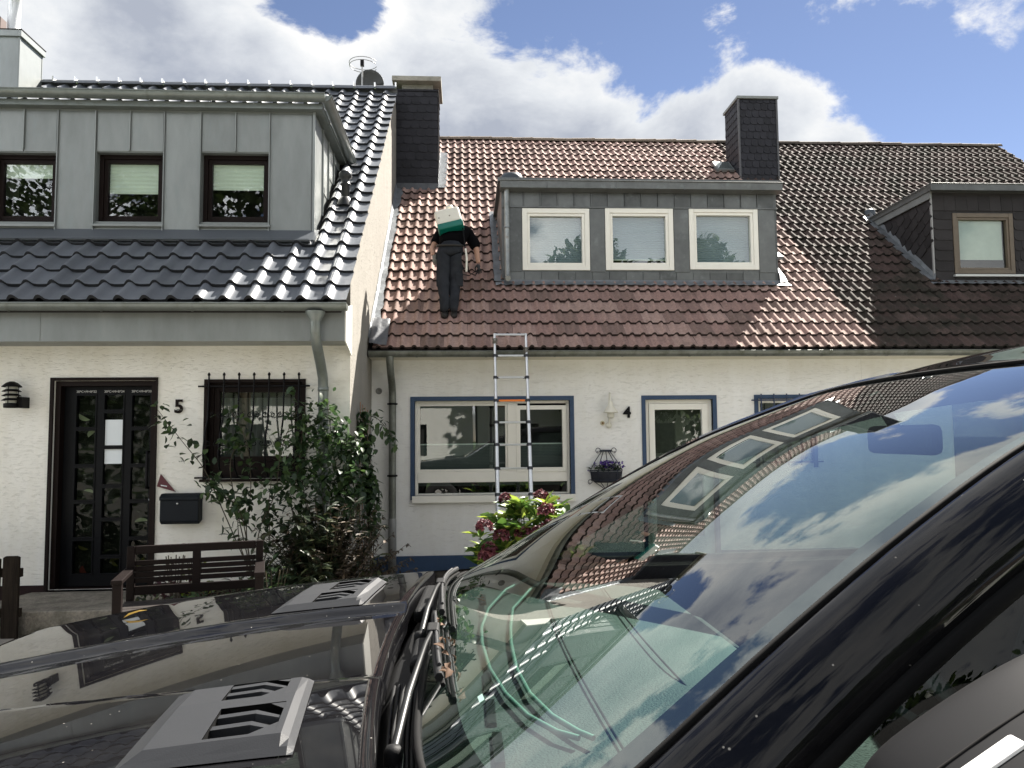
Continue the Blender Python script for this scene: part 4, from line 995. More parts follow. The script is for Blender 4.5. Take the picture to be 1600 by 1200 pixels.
# ================================================================== small helpers for plants and bodies
def leaf_mat(name, col, col2=None, rough=0.45, trans=0.35):
    m, n, l, p = newmat(name)
    out = n['Material Output']
    g = n.new('ShaderNodeNewGeometry')
    ramp = n.new('ShaderNodeValToRGB'); c2 = col2 or tuple(c * 1.9 for c in col)
    ramp.color_ramp.elements[0].color = (*[c * .6 for c in col], 1); ramp.color_ramp.elements[1].color = (*c2, 1)
    e = ramp.color_ramp.elements.new(.55); e.color = (*col, 1)
    l.new(g.outputs['Random Per Island'], ramp.inputs[0]); l.new(ramp.outputs[0], p.inputs['Base Color'])
    p.inputs['Roughness'].default_value = rough
    t = n.new('ShaderNodeBsdfTranslucent'); l.new(ramp.outputs[0], t.inputs[0])
    mx = n.new('ShaderNodeMixShader'); mx.inputs[0].default_value = trans; l.new(p.outputs[0], mx.inputs[1]); l.new(t.outputs[0], mx.inputs[2]); l.new(mx.outputs[0], out.inputs[0])
    MATS[name] = m
    return m
def leaf_cloud(mb, pts, dirs, size, jit=0.35, fold=0.25, aspect=0.55, droop=0.25):
    """one folded, pointed leaf (4 triangles) at each point, growing along dirs"""
    for p, d in zip(pts, dirs):
        L = size * random.uniform(1 - jit, 1 + jit); d = Vector(d)
        d = (d + Vector((random.gauss(0, .35), random.gauss(0, .35), random.gauss(0, .3) - droop))).normalized()
        s = d.cross(Vector((random.gauss(0, .3), random.gauss(0, .3), 1))); s.normalize(); u = s.cross(d)
        w = L * aspect / 2; p = Vector(p); c1 = p + d * L * .30; c2 = p + d * L * .66 - u * L * .05; t = p + d * L - u * L * .16
        up_ = u * fold * w
        mb.add([p, c1 + s * w * .86 + up_, c1, c1 - s * w * .86 + up_, c2 + s * w * .80 + up_ * .8, c2, c2 - s * w * .80 + up_ * .8, t],
               [(0, 1, 2), (0, 2, 3), (1, 4, 5, 2), (2, 5, 6, 3), (4, 7, 5), (5, 7, 6)], True)
    return mb
def rdir(): 
    v = Vector((random.gauss(0, 1), random.gauss(0, 1), random.gauss(0, 1))); return v.normalized()
def skin(name, V, E, R, m, parent, sub=2, noise_amp=0.0, noise_scale=9.0):
    me = bpy.data.meshes.new(name); me.from_pydata(V, E, [])
    o = bpy.data.objects.new(name + '_tmp', me); COL.objects.link(o)
    o.modifiers.new('s', 'SKIN'); sv = me.skin_vertices[0].data
    for k, r in enumerate(R):
        sv[k].radius = (r, r) if isinstance(r, (int, float)) else r
        sv[k].use_root = (k == 0)
    ss = o.modifiers.new('ss', 'SUBSURF'); ss.levels = sub; ss.render_levels = sub
    dg_ = bpy.context.evaluated_depsgraph_get(); dg_.update()
    nm = bpy.data.meshes.new_from_object(o.evaluated_get(dg_)); nm.name = name
    bpy.data.objects.remove(o); bpy.data.meshes.remove(me)
    nm.materials.clear(); nm.materials.append(m)
    if noise_amp:
        from mathutils import noise as mn
        for v in nm.vertices:
            k = mn.noise(v.co * noise_scale) + .5 * mn.noise(v.co * noise_scale * 2.3)
            v.co += v.normal * k * noise_amp
    for p in nm.polygons: p.use_smooth = True
    return link(name, nm, parent)

M_STEM = mat('stem_brown', (.05, .04, .022), .8, var=.3, vscale=20)
L_ROSE = leaf_mat('leaf_rose', (.028, .055, .022), (.07, .12, .035))
L_HYD = leaf_mat('leaf_hydrangea', (.085, .17, .032), (.36, .44, .07))
L_CON = leaf_mat('leaf_shrub_dark', (.026, .042, .020), (.075, .085, .035))
L_CONB = leaf_mat('leaf_shrub_brown', (.050, .036, .022), (.11, .08, .05), .7, .15)
L_IVY = leaf_mat('leaf_vine', (.035, .07, .028), (.08, .14, .04))
L_RED = leaf_mat('leaf_red', (.045, .010, .018), (.09, .02, .03))
L_LIME = leaf_mat('leaf_lime', (.14, .20, .02), (.30, .34, .03))
F_HYD = leaf_mat('petal_hydrangea', (.11, .022, .036), (.26, .09, .10), .6, .2)
F_VIO = leaf_mat('petal_violet', (.06, .02, .22), (.16, .07, .42), .6, .25)
L_TREE = leaf_mat('leaf_tree', (.035, .06, .02), (.09, .13, .04))

# ================================================================== door step, fence, bench
M_STEP = mat('step_concrete_mossy', (.25, .225, .185), .92, var=.4, vscale=45, bump=.9, bscale=80, dirt=((.07, .065, .045), 5, .45, .7))
st = MB(); st.prism([(-4.28, 6.86, ZG - .02), (-2.75, 6.86, ZG - .02), (-2.75, Y5 - .01, ZG - .02), (-4.15, Y5 - .01, ZG - .02), (-4.28, 7.1, ZG - .02)], (0, 0, .075 - ZG + .02))
tag(st.build('door_step', M_STEP, bevel=.012, seg=3), 'low mossy concrete step in front of the glazed front door', 'step')
fx = onY(30, 900, 6.75).x
fe = thing('fence', (fx - .5, 6.75, ZG), 'short weathered wooden fence beside the door step', 'fence')
M_FEN = mat('fence_wood_dark', (.026, .020, .015), .9, spec=.1, var=.45, vscale=6, stretch=(8, 8, .7), bump=.4, bscale=40, rnd=.25)
for k in range(7):
    w_ = .13; x = fx - .13 - k * .155
    ztp = .56 + random.uniform(-.02, .02)
    MB().prism([(x, 6.75 - .012, ZG), (x + w_, 6.75 - .012, ZG), (x + w_, 6.75 - .012, ztp - .01), (x + w_ * .8, 6.75 - .012, ztp), (x + .02, 6.75 - .012, ztp), (x, 6.75 - .012, ztp - .012)], (0, .03, 0)).build('plank', M_FEN, fe, bevel=.004)
for z in (.05, .38): MB().box(fx - 1.1, fx + .0, 6.77, 6.81, z, z + .07).build('rail', M_FEN, fe)
bn = thing('bench', (-2.2, 5.7, ZG), 'dark brown slatted wooden garden bench with armrests in front of the wall', 'bench')
M_BEN = mat('bench_wood_brown', (.0075, .0045, .0042), .55, spec=.12, var=.3, vscale=8, stretch=(1, 8, 8), bump=.15, bscale=60)
yb = 5.85
bx0, bx1 = onY(211, 900, yb).x, onY(402, 900, yb).x
zt_b, zb_b = onY(300, 849, yb).z, onY(300, 924, yb).z
H = zt_b - zb_b
for xx in (bx0, bx1): MB().box(xx - .026, xx + .026, yb - .02, yb + .035, ZG, zt_b).build('back_post', M_BEN, bn, bevel=.004)
MB().box((bx0 + bx1) / 2 - .028, (bx0 + bx1) / 2 + .028, yb - .012, yb + .02, zb_b, zt_b - .03).build('back_stile', M_BEN, bn, bevel=.003)
MB().box(bx0 + .027, bx1 - .027, yb - .016, yb + .026, zt_b - .056, zt_b).build('top_rail', M_BEN, bn, bevel=.004)
for k in range(4):
    z = zt_b - .105 - k * (H - .2) / 3.6
    MB().box(bx0 + .027, bx1 - .027, yb - .006, yb + .014, z - .034, z).build('back_slat', M_BEN, bn, bevel=.003)
MB().box(bx0 + .027, bx1 - .027, yb - .014, yb + .024, zb_b, zb_b + .06).build('lower_rail', M_BEN, bn, bevel=.003)
zs_ = zb_b - .035
for k in range(5): MB().box(bx0 - .03, bx1 + .03, yb - .11 - k * .092, yb - .03 - k * .092, zs_ - .022, zs_).build('seat_slat', mat('bench_seat_worn', (.03, .025, .023), .5, var=.35, vscale=7, stretch=(1, 8, 8)), bn, bevel=.003)
MB().box(bx0 - .03, bx1 + .03, yb - .50, yb - .475, zs_ - .085, zs_ - .002).build('front_apron', M_BEN, bn, bevel=.003)
for sg, xx in ((-1, bx0), (1, bx1)):
    xo = xx + sg * .005
    MB().box(xo - .028, xo + .028, yb - .50, yb - .44, ZG, zs_ + .20).build('front_leg', M_BEN, bn, bevel=.004)
    MB().box(xo - .034, xo + .034, yb - .52, yb + .03, zs_ + .20, zs_ + .228).build('armrest', M_BEN, bn, bevel=.004)
    MB().box(xo - .012, xo + .012, yb - .44, yb, zs_ - .06, zs_ - .01).build('side_rail', M_BEN, bn)

bn.matrix_basis = Matrix.Translation(((bx0 + bx1) / 2, yb, ZG)) @ Matrix.Rotation(rad(14), 4, 'Z') @ Matrix.Translation((-2.2 - (bx0 + bx1) / 2, 5.7 - yb, 0))
# ================================================================== fittings on the walls
wlp = onY(20, 617, 7.64)
lamp = thing('wall_lamp', (wlp.x, 7.64, wlp.z - .13), 'dark louvred outdoor lamp on the cream wall beside the glazed door', 'lamp')
M_LB = mat('lamp_black', (.005, .0045, .0045), .5, spec=.15)
LP = lambda z: wlp.z + z
MB().box(wlp.x + .035, wlp.x + .10, 7.62, 7.75, LP(-.125), LP(-.02)).build('wall_mount', M_LB, lamp, bevel=.004)
MB().lathe((wlp.x, 7.62, LP(0)), [(.062, -.125), (.066, -.12), (.066, -.085), (.05, -.08)], 18).build('lamp_base', M_LB, lamp)
MB().lathe((wlp.x, 7.62, LP(0)), [(.046, -.085), (.05, -.07), (.05, .075), (.045, .085)], 18).build('lamp_glass', mat('lamp_glass_frosted', (.42, .42, .37), .4), lamp)
for z in (-.045, -.002, .041): MB().lathe((wlp.x, 7.62, LP(z)), [(.052, .012), (.082, -.008), (.083, -.012), (.052, .006)], 18).build('louvre', M_LB, lamp)
MB().lathe((wlp.x, 7.62, LP(.085)), [(.086, -.012), (.085, -.004), (.05, .028), (.02, .042), (0, .044)], 18).build('lamp_cap', M_LB, lamp)
for a in range(3):
    t = a * 2.1 + .5; MB().tube([(wlp.x + .056 * math.cos(t), 7.62 + .056 * math.sin(t), LP(-.085)), (wlp.x + .056 * math.cos(t), 7.62 + .056 * math.sin(t), LP(.085))], .004, 5).build('lamp_strut', M_LB, lamp)
ma, mb_ = onY(249, 820, 7.64), onY(312, 771, 7.64)
mbx = thing('mailbox', ((ma.x + mb_.x) / 2, 7.68, ma.z), 'dark blue grey metal mailbox on the cream wall below the red pennant', 'mailbox')
M_MBX = mat('mailbox_steel', (.0085, .0115, .016), .5, 0, spec=.15, var=.1, bump=.05, bscale=120)
zfl = ma.z + (mb_.z - ma.z) * .80
MB().prism([(ma.x + .004, 7.745, ma.z + .03), (ma.x + .004, 7.66, ma.z + .0), (ma.x + .004, 7.625, ma.z + .03), (ma.x + .004, 7.625, zfl), (ma.x + .004, 7.745, zfl)], (mb_.x - ma.x - .008, 0, 0)).build('box_body', M_MBX, mbx, bevel=.008, seg=3)
MB().prism([(ma.x, 7.748, zfl - .004), (ma.x, 7.612, zfl - .004), (ma.x, 7.612, zfl + .025), (ma.x, 7.66, mb_.z), (ma.x, 7.748, mb_.z)], (mb_.x - ma.x, 0, 0)).build('lid', M_MBX, mbx, bevel=.008, seg=3)
MB().lathe(((ma.x + mb_.x) / 2 - .015, 7.621, zfl - .035), [(0, -.006), (.008, -.006), (.009, .006)], 10, 'y').build('lock', mat('lock_steel', (.55, .55, .53), .3, .8), mbx)
pa, pb, pc = onY(251, 741, 7.735), onY(274, 768.5, 7.735), onY(245, 760, 7.735)
pn = MB().prism([tuple(pa), tuple(pb), tuple(pc)], (0, .010, 0)).build('pennant', mat('pennant_red', (.075, .004, .011), .5, var=.15, vscale=20))
tag(pn, 'small dark red triangular pennant sign above the mailbox', 'sign')
pm = onY(254.5, 758, 7.733)
MB().prism([tuple(pm + Vector((-.02, 0, .004))), tuple(pm + Vector((.04, 0, -.008))), tuple(pm + Vector((.038, 0, -.016))), tuple(pm + Vector((-.02, 0, -.006)))], (0, .0015, 0)).build('print', M_WHITE, pn)
# white lamp on number 4
lp4 = onY(954, 640, 9.36)
l4 = thing('wall_lamp', (lp4.x, 9.36, lp4.z - .2), 'white bell shaped lamp on a curved arm beside the number 4', 'lamp')
M_LW = mat('lamp_white_enamel', (.70, .68, .60), .35, var=.06)
MB().lathe((lp4.x, 9.36, lp4.z), [(.018, .11), (.03, .08), (.033, .05), (.05, .03), (.088, -.025), (.092, -.04), (.086, -.038), (.03, .03)], 24).build('lamp_shade', M_LW, l4)
MB().lathe((lp4.x, 9.36, lp4.z), [(.034, .0), (.045, -.04), (.046, -.085), (.034, -.105), (0, -.11)], 18).build('lamp_globe', mat('lamp_globe_opal', (.62, .60, .52), .3), l4)
MB().tube([(lp4.x, 9.36, lp4.z + .10), (lp4.x, 9.365, lp4.z + .17), (lp4.x, 9.385, lp4.z + .205), (lp4.x + .003, 9.42, lp4.z + .20), (lp4.x + .004, 9.45, lp4.z + .12), (lp4.x + .004, 9.465, lp4.z - .02), (lp4.x + .002, 9.475, lp4.z - .20)], .011, 8).build('lamp_arm', M_LW, l4)
MB().lathe((lp4.x, 9.49, lp4.z - .19), [(0, -.02), (.034, -.018), (.04, .01)], 16, 'y').build('wall_rose', M_LW, l4)
db = onY(941.5, 661, 9.49)
bell = MB().lathe((db.x, 9.49, db.z), [(0, -.012), (.018, -.012), (.026, -.004), (.03, .01)], 16, 'y').build('door_bell', mat('bell_ring_cream', (.55, .50, .36), .5))
tag(bell, 'small round cream door bell left of the white lamp', 'door bell')
MB().lathe((db.x, 9.476, db.z), [(0, -.004), (.014, -.003), (.015, .004)], 12, 'y').build('button', mat('bell_brass', (.22, .13, .05), .4, .5), bell)

# hanging flower basket
bk = onY(949, 735, 9.38)
fb = thing('flower_basket', (bk.x, 9.38, bk.z - .15), 'wrought iron wall basket of violet flowers on the white wall', 'flower basket')
YB_ = 9.37
def arc_pts(rx, ry, z, a0=math.pi, a1=2 * math.pi, n=14, y0=9.48): return [(bk.x + rx * math.cos(a0 + (a1 - a0) * k / n), y0 + ry * math.sin(a0 + (a1 - a0) * k / n), z) for k in range(n + 1)]
M_BI = mat('basket_iron_blue', (.012, .017, .032), .45, .3)
for z, r in ((.0, .205), (-.115, .185)): MB().tube(arc_pts(r, .17, bk.z + z), .006, 6).build('hoop', M_BI, fb)
ln = MB()
A, B = arc_pts(.198, .165, bk.z - .012), arc_pts(.178, .148, bk.z - .12)
ln.grid([A, B, [(bk.x + (p[0] - bk.x) * .8, 9.48 + (p[1] - 9.48) * .8, bk.z - .15) for p in B]]).build('liner', mat('basket_liner', (.018, .02, .028), .9, bump=.5, bscale=60), fb, fix=False)
for k, t in enumerate((0.06, .3, .5, .7, .94)):
    a = math.pi + math.pi * t
    p0 = (bk.x + .05 * math.cos(a), 9.47, bk.z + .235); p1 = (bk.x + .20 * math.cos(a), 9.48 + .17 * math.sin(a), bk.z + .0)
    p2 = (bk.x + .185 * math.cos(a), 9.48 + .155 * math.sin(a), bk.z - .118); p3 = (bk.x + .03 * math.cos(a), 9.45, bk.z - .225)
    MB().tube([p0, ((p0[0] + p1[0]) / 2 + .01 * math.cos(a), (p0[1] + p1[1]) / 2, (p0[2] + p1[2]) / 2), p1, p2, p3], .005, 5).build('basket_wire', M_BI, fb)
MB().box(bk.x - .075, bk.x + .075, 9.46, 9.475, bk.z + .225, bk.z + .25).build('hanger_bar', M_BI, fb)
for sg in (-1, 1):
    for (cx, cz, r) in ((.095, .245, .032), (.20, -.14, .028)):
        pts = [(bk.x + sg * (cx + r * math.cos(t) * math.exp(-t * .08)), 9.45, bk.z + cz + r * math.sin(t) * math.exp(-t * .08)) for t in [q * .55 - 1.5 for q in range(14)]]
        MB().tube(pts, .0045, 5).build('scroll', M_BI, fb)
fo = MB(); pts, ds = [], []
for k in range(150):
    a = random.uniform(math.pi, 2 * math.pi); r = random.uniform(.02, .2); pts.append((bk.x + r * math.cos(a), 9.47 + r * .8 * math.sin(a), bk.z + random.uniform(-.01, .06))); ds.append((math.cos(a), math.sin(a), .6))
leaf_cloud(fo, pts, ds, .05).build('foliage', L_ROSE, fb, fix=False)
for k in range(34):
    a = random.uniform(math.pi, 2 * math.pi); r = random.uniform(.04, .19)
    c = Vector((bk.x + r * math.cos(a) + .01, 9.47 + r * .8 * math.sin(a), bk.z + random.uniform(.04, .11)))
    if k < 3: c = Vector((bk.x + (-.235, .19, .2)[k], 9.40, bk.z + (.0, .10, .04)[k]))
    mbf = MB(); pts = [c] * 5; ds = [(math.cos(q * 1.257), -.8, math.sin(q * 1.257)) for q in range(5)]
    leaf_cloud(mbf, pts, ds, .028, aspect=.9, droop=0).build('flower', F_VIO, fb, fix=False)

# ================================================================== telescopic ladder
lad = thing('ladder', (.62, 8.25, ZG), 'silver telescopic ladder with one orange rung leaning on the gutter', 'ladder')
M_ALU = mat('ladder_aluminium', (.62, .64, .66), .32, .85, var=.08, vscale=10)
M_COL = mat('ladder_collar_black', (.018, .02, .028), .45)
ltop, lbot = Vector((0, 9.03, onY(800, 523, 9.03).z)), Vector((0, 8.25, ZG))
xl, xr = onY(773, 545, 9.0).x, onY(822, 545, 9.0).x
def ladpt(z): t = (z - lbot.z) / (ltop.z - lbot.z); return lbot.y + (ltop.y - lbot.y) * t
rung_px = [523, 556, 590, 626, 660, 695, 732, 773]
rz = []
for py in rung_px:
    y = 9.0
    for _ in range(8): z = onY(800, py, y).z; y = ladpt(z)
    rz.append(z)
dz_ = rz[-2] - rz[-1]
while rz[-1] - dz_ > ZG + .1: rz.append(rz[-1] - dz_)
for k, x in enumerate((xl, xr)):
    for i in range(len(rz)):
        za = rz[i] + (.012 if i == 0 else 0); zb = rz[i + 1] if i + 1 < len(rz) else ZG
        r = .0155 + .0014 * i
        MB().tube([(x, ladpt(za), za), (x, ladpt(zb), zb)], r, 12).build('rail_section', M_ALU, lad)
        if i: MB().tube([(x, ladpt(rz[i] + .016), rz[i] + .016), (x, ladpt(rz[i] - .016), rz[i] - .016)], r + .006, 12).build('collar', M_COL, lad)
for i, z in enumerate(rz):
    m = mat('ladder_orange', (.75, .19, .02), .5) if i == 3 else M_ALU
    y = ladpt(z); e = .035 if i else 0.0
    MB().box(xl + e, xr - e, y - .018, y + .018, z - .010, z + .012).build('rung', m, lad, bevel=.003)
    if i:
        for x, sg in ((xl, 1), (xr, -1)): MB().box(x, x + sg * .05, y - .016, y + .016, z - .012, z + .010).build('rung_lock', M_COL, lad, bevel=.003)
rp_ = MB()
for x, z0 in ((xl + .004, rz[0] - .10), (xr - .004, rz[1] + .05)):
    for k in range(4):
        c = Vector((x, ladpt(z0), z0 + k * .016))
        rp_.tube([(c.x + .028 * math.cos(t), c.y + .03 * math.sin(t), c.z + random.uniform(-.006, .006)) for t in [q * .7 for q in range(9)]], .006, 5, closed=True)
rp_.build('lashing_rope', mat('rope_grey', (.16, .15, .13), .9), lad)

# ================================================================== planting
def stems(mb, base, tips, r=.006):
    out = []
    for t in tips:
        b, t = Vector(base), Vector(t)
        mid = b.lerp(t, .5) + Vector((random.gauss(0, .04), random.gauss(0, .03), .10))
        P = [b.lerp(mid, u).lerp(mid.lerp(t, u), u) for u in [k / 10 for k in range(11)]]
        mb.tube(P, [r * (1 - .07 * k) for k in range(11)], 5); out.append(P)
    return out
# hydrangea
hy = thing('hydrangea_bush', (.57, 6.75, ZG), 'leafy hydrangea bush with dark red flower heads below the window', 'shrub')
hc = Vector((.585, 6.75, .46))
sm = MB(); tips = []
for k in range(84):
    a, e_ = random.uniform(0, 2 * math.pi), random.uniform(-.5, 1.35)
    r = Vector((.46 * math.cos(a) * math.cos(e_), .36 * math.sin(a) * math.cos(e_), .46 * math.sin(e_))) * random.uniform(.85, 1.1)
    tips.append(hc + r)
SP = stems(sm, (hc.x, hc.y, ZG), tips, .007); sm.build('stems', M_STEM, hy)
lv = MB(); pts, ds = [], []
for P in SP:
    for k in range(3, 11):
        for j in range(2):
            a = k * 1.57 + j * math.pi; d = (P[k] - P[k - 1]).normalized()
            pts.append(P[k]); ds.append(Vector((math.cos(a), math.sin(a), .25)) + d * (.5 if k < 9 else 1.1))
    for q in range(5):
        a = q * 1.25; pts.append(P[10]); ds.append((math.cos(a), math.sin(a), 1.0))
leaf_cloud(lv, pts, ds, .135, aspect=.52, fold=.35).build('foliage', L_HYD, hy, fix=False)
heads_px = [(757, 823), (783, 838), (765, 860), (817, 833), (853, 798), (857, 824), (846, 777), (842, 834), (790, 782), (760, 870), (800, 870)]
for (hx_, hy_) in heads_px:
    c = onY(hx_, hy_, 6.42 + random.uniform(-.03, .06) if hy_ > 790 else 6.8)
    hm = MB(); pts, ds = [], []
    for k in range(46):
        d = rdir(); d.z = abs(d.z) * .9 - .25; d.normalize()
        for q in range(4):
            a = d.orthogonal().normalized(); a.rotate(Matrix.Rotation(q * math.pi / 2, 3, d)); pts.append(c + d * .055); ds.append(a * 1.2 + d * .5)
    leaf_cloud(hm, pts, ds, .028, aspect=.95, droop=0).build('flower_head', F_HYD, hy, fix=False)
# dark shrub beside the downpipe
cs_ = thing('evergreen_shrub', (-1.35, 7.15, ZG), 'dense dark feathery shrub at the corner between the two houses', 'shrub')
sm = MB(); tips = []
for k in range(430):
    a, e_ = random.uniform(0, 2 * math.pi), random.uniform(-.75, 1.4)
    r = Vector((.66 * math.cos(a) * math.cos(e_), .38 * math.sin(a) * math.cos(e_), .62 * math.sin(e_))) * random.uniform(.55, 1.18)
    t = Vector((-1.20, 7.12, .28)) + r
    if t.z > .55: t.x -= .08
    tips.append(t)
SP = stems(sm, (-1.25, 7.15, ZG), tips, .006); sm.build('stems', M_STEM, cs_)
lv, lb = MB(), MB()
for i, P in enumerate(SP):
    pts, ds = [], []
    for k in range(2, 11):
        d = (P[k] - P[k - 1]).normalized(); s_ = d.cross(Vector((0, 0, 1))).normalized()
        for sg in (-1, 1):
            for q in range(2): pts.append(P[k] + d * .012 * q); ds.append(s_ * sg + d * .7 + Vector((0, 0, -.15)))
    brown = (P[10].x > -1.15 and random.random() < .75) or random.random() < .25
    leaf_cloud(lb if brown else lv, pts, ds, .10 if not brown else .062, aspect=.30, droop=.35)
lv.build('foliage', L_CON, cs_, fix=False); lb.build('withered_foliage', L_CONB, cs_, fix=False)
# rose
ro = thing('rose_bush', (-1.95, 7.3, ZG), 'tall straggling rose with arching shoots in front of the barred window', 'shrub')
sm, lv = MB(), MB()
def shoot(path, m_st, m_lv, size, per=3, spread=.05, start=.25, r=.006, droop=.25):
    P = []
    path = [Vector(p) for p in path]
    n = 22
    for k in range(n + 1):
        u = k / n * (len(path) - 1); i = min(int(u), len(path) - 2); f_ = u - i
        p0, p1, p2, p3 = path[max(i - 1, 0)], path[i], path[i + 1], path[min(i + 2, len(path) - 1)]
        P.append(.5 * ((2 * p1) + (p2 - p0) * f_ + (2 * p0 - 5 * p1 + 4 * p2 - p3) * f_ ** 2 + (3 * p1 - p0 - 3 * p2 + p3) * f_ ** 3))
    m_st.tube(P, [r * (1 - .6 * k / n) for k in range(n + 1)], 5)
    pts, ds = [], []
    for k in range(int(n * start), n + 1):
        for j in range(per):
            pts.append(P[k] + Vector((random.gauss(0, spread), random.gauss(0, spread), random.gauss(0, spread)))); d = rdir(); d.y -= .3; ds.append(d)
    leaf_cloud(m_lv, pts, ds, size, aspect=.62, droop=droop)
q5 = lambda px, py, y: tuple(onY(px, py, y))
ROSE = [[(395, 905, 7.2), (345, 790, 7.35), (320, 735, 7.4), (285, 690, 7.45), (246, 640, 7.5)],
        [(395, 905, 7.2), (385, 830, 7.3), (392, 760, 7.35), (385, 690, 7.4), (360, 640, 7.45)],
        [(395, 905, 7.2), (375, 800, 7.2), (340, 770, 7.25), (330, 765, 7.25)],
        [(400, 905, 7.2), (405, 830, 7.2), (430, 770, 7.25), (440, 700, 7.3), (465, 640, 7.4)],
        [(400, 905, 7.2), (420, 850, 7.2), (420, 790, 7.2), (425, 740, 7.2)],
        [(395, 905, 7.2), (375, 850, 7.2), (372, 800, 7.2), (380, 770, 7.2)],
        [(395, 905, 7.2), (360, 740, 7.4), (372, 690, 7.45), (350, 690, 7.5)]]
for i, s_ in enumerate(ROSE): shoot([q5(*p) for p in s_], sm, lv, .078, per=5, spread=.055, start=.38 if i else .42)
sm.build('stems', M_STEM, ro); lv.build('foliage', L_ROSE, ro, fix=False)
# leafy climber round the downpipe
cl = thing('climbing_plant', (-1.55, 7.5, ZG), 'glossy leaved climber growing up the grey green downpipe', 'climber')
sm, lv = MB(), MB()
CLI = [[(500, 900, 7.4), (480, 800, 7.42), (470, 720, 7.45), (480, 660, 7.5), (500, 690, 7.5)], [(510, 900, 7.4), (530, 780, 7.42), (520, 700, 7.45), (512, 632, 7.5)], [(520, 900, 7.4), (545, 780, 7.45), (540, 700, 7.5), (530, 670, 7.5)],
       [(490, 900, 7.4), (455, 790, 7.35), (465, 740, 7.35), (478, 625, 7.45)], [(520, 900, 7.4), (560, 790, 7.45), (548, 720, 7.5), (552, 690, 7.55)], [(500, 900, 7.4), (505, 790, 7.35), (490, 740, 7.35), (500, 715, 7.35)],
       [(510, 900, 7.4), (525, 800, 7.35), (540, 760, 7.4), (535, 735, 7.4)]]
for i, s_ in enumerate(CLI): shoot([q5(*p) for p in s_], sm, lv, .078, per=11, spread=.07, start=.25)
sm.build('stems', M_STEM, cl); lv.build('foliage', L_IVY, cl, fix=False)
# vine on thin canes by the side wall
vi = thing('vine_on_canes', (-.95, 8.35, ZG), 'drooping vine on thin canes beside the side wall', 'climber')
sm, lv, cn = MB(), MB(), MB()
for k in range(4):
    p = onY(563 + k * 3.4, 628 + k * 4, 8.3); cn_ = MB().tube([(p.x, 8.3 + k * .02, ZG), (p.x, 8.3 + k * .02, p.z)], .004, 5).build('cane', mat('cane_tan', (.32, .17, .10), .7), vi)
VIN = [[(580, 900, 8.3), (575, 780, 8.3), (572, 700, 8.3), (565, 650, 8.3)], [(580, 900, 8.3), (572, 760, 8.3), (568, 660, 8.3), (585, 652, 8.25), (603, 668, 8.2), (615, 690, 8.2)], [(582, 900, 8.3), (578, 800, 8.3), (570, 730, 8.3), (575, 690, 8.3)], [(582, 900, 8.3), (585, 800, 8.3), (580, 760, 8.3), (572, 740, 8.3)]]
for i, s_ in enumerate(VIN): shoot([q5(*p) for p in s_], sm, lv, .08, per=9 if i != 1 else 4, spread=.04, start=.25, droop=.8)
sm.build('stems', M_STEM, vi); lv.build('foliage', L_IVY, vi, fix=False)
# bedding plants round the bench
def tuft(name, label, c, r, h, n, m, size, cat='plant', group='bedding plants behind the bench', aspect=.5):
    t = thing(name, c, label, cat, group)
    lv = MB(); pts, ds = [], []
    for k in range(n):
        a = random.uniform(0, 6.28); rr = r * math.sqrt(random.random()); zz = random.uniform(.1, 1) * h * (1 - .5 * rr / r)
        pts.append((c[0] + rr * math.cos(a), c[1] + rr * math.sin(a) * .7, c[2] + zz)); ds.append((math.cos(a) * .8, math.sin(a) * .8, .7))
    leaf_cloud(lv, pts, ds, size, aspect=aspect).build('foliage', m, t, fix=False)
    s_ = MB()
    for k in range(7):
        a = k * .9; s_.tube([(c[0], c[1], c[2]), (c[0] + r * .5 * math.cos(a), c[1] + r * .4 * math.sin(a), c[2] + h * .8)], .005, 5)
    s_.build('stems', M_STEM, t)
b1 = onY(275, 842, 7.0); tuft('red_leaved_plant', 'red leaved plant rising behind the bench under the mailbox', (b1.x, 7.0, ZG), .16, .80, 150, L_RED, .07)
b2 = onY(305, 845, 7.0); tuft('lime_leaved_plant', 'lime green plant behind the bench beside the red leaved one', (b2.x, 7.0, ZG), .13, .76, 110, L_LIME, .06)
for px_, z_, m_, lab in ((235, .42, L_CON, 'low green plant behind the left half of the bench'), (330, .5, L_IVY, 'bushy green plant behind the middle of the bench'), (372, .55, L_CON, 'dark green plant behind the right end of the bench')):
    b = onY(px_, 900, 6.7); tuft('bedding_plant', lab, (b.x, 6.7, ZG), .26, z_, 420, m_, .07)
b = onY(425, 900, 6.6); tuft('bedding_plant', 'green leafy plant between the bench and the dark shrub', (b.x, 6.6, ZG), .26, .72, 380, L_IVY, .055)
b = onY(215, 950, 6.0); tuft('lime_leaved_plant', 'yellow green leaves under the front of the bench', (b.x, 5.9, ZG), .14, .22, 50, L_LIME, .07)
b = onY(300, 950, 6.0); tuft('lime_leaved_plant', 'small lime green plant in the shade below the bench seat', (b.x, 5.9, ZG), .18, .22, 60, L_LIME, .06)
# pebbles along the foot of the white wall
pb = MB(); ico = bpy.data.meshes.new('i'); bmi = bmesh.new(); bmesh.ops.create_icosphere(bmi, subdivisions=1, radius=1); IV = [v.co.copy() for v in bmi.verts]; IF = [tuple(v.index for v in f.verts) for f in bmi.faces]; bmi.free()
for k in range(1500):
    c = Vector((random.uniform(-1.05, 1.6), random.uniform(8.75, 9.46), ZG + .004)); r = random.uniform(.012, .026); sc_ = Vector((random.uniform(.8, 1.3), random.uniform(.8, 1.3), random.uniform(.5, .8)))
    pb.add([c + Vector((v.x * sc_.x, v.y * sc_.y, v.z * sc_.z)) * r for v in IV], IF, True)
tag(pb.build('gravel', mat('pebble_mixed', (.34, .31, .26), .8, var=.3, vscale=20, rnd=.35), fix=False), 'pale pebbles along the foot of the white wall', 'gravel', kind='stuff')

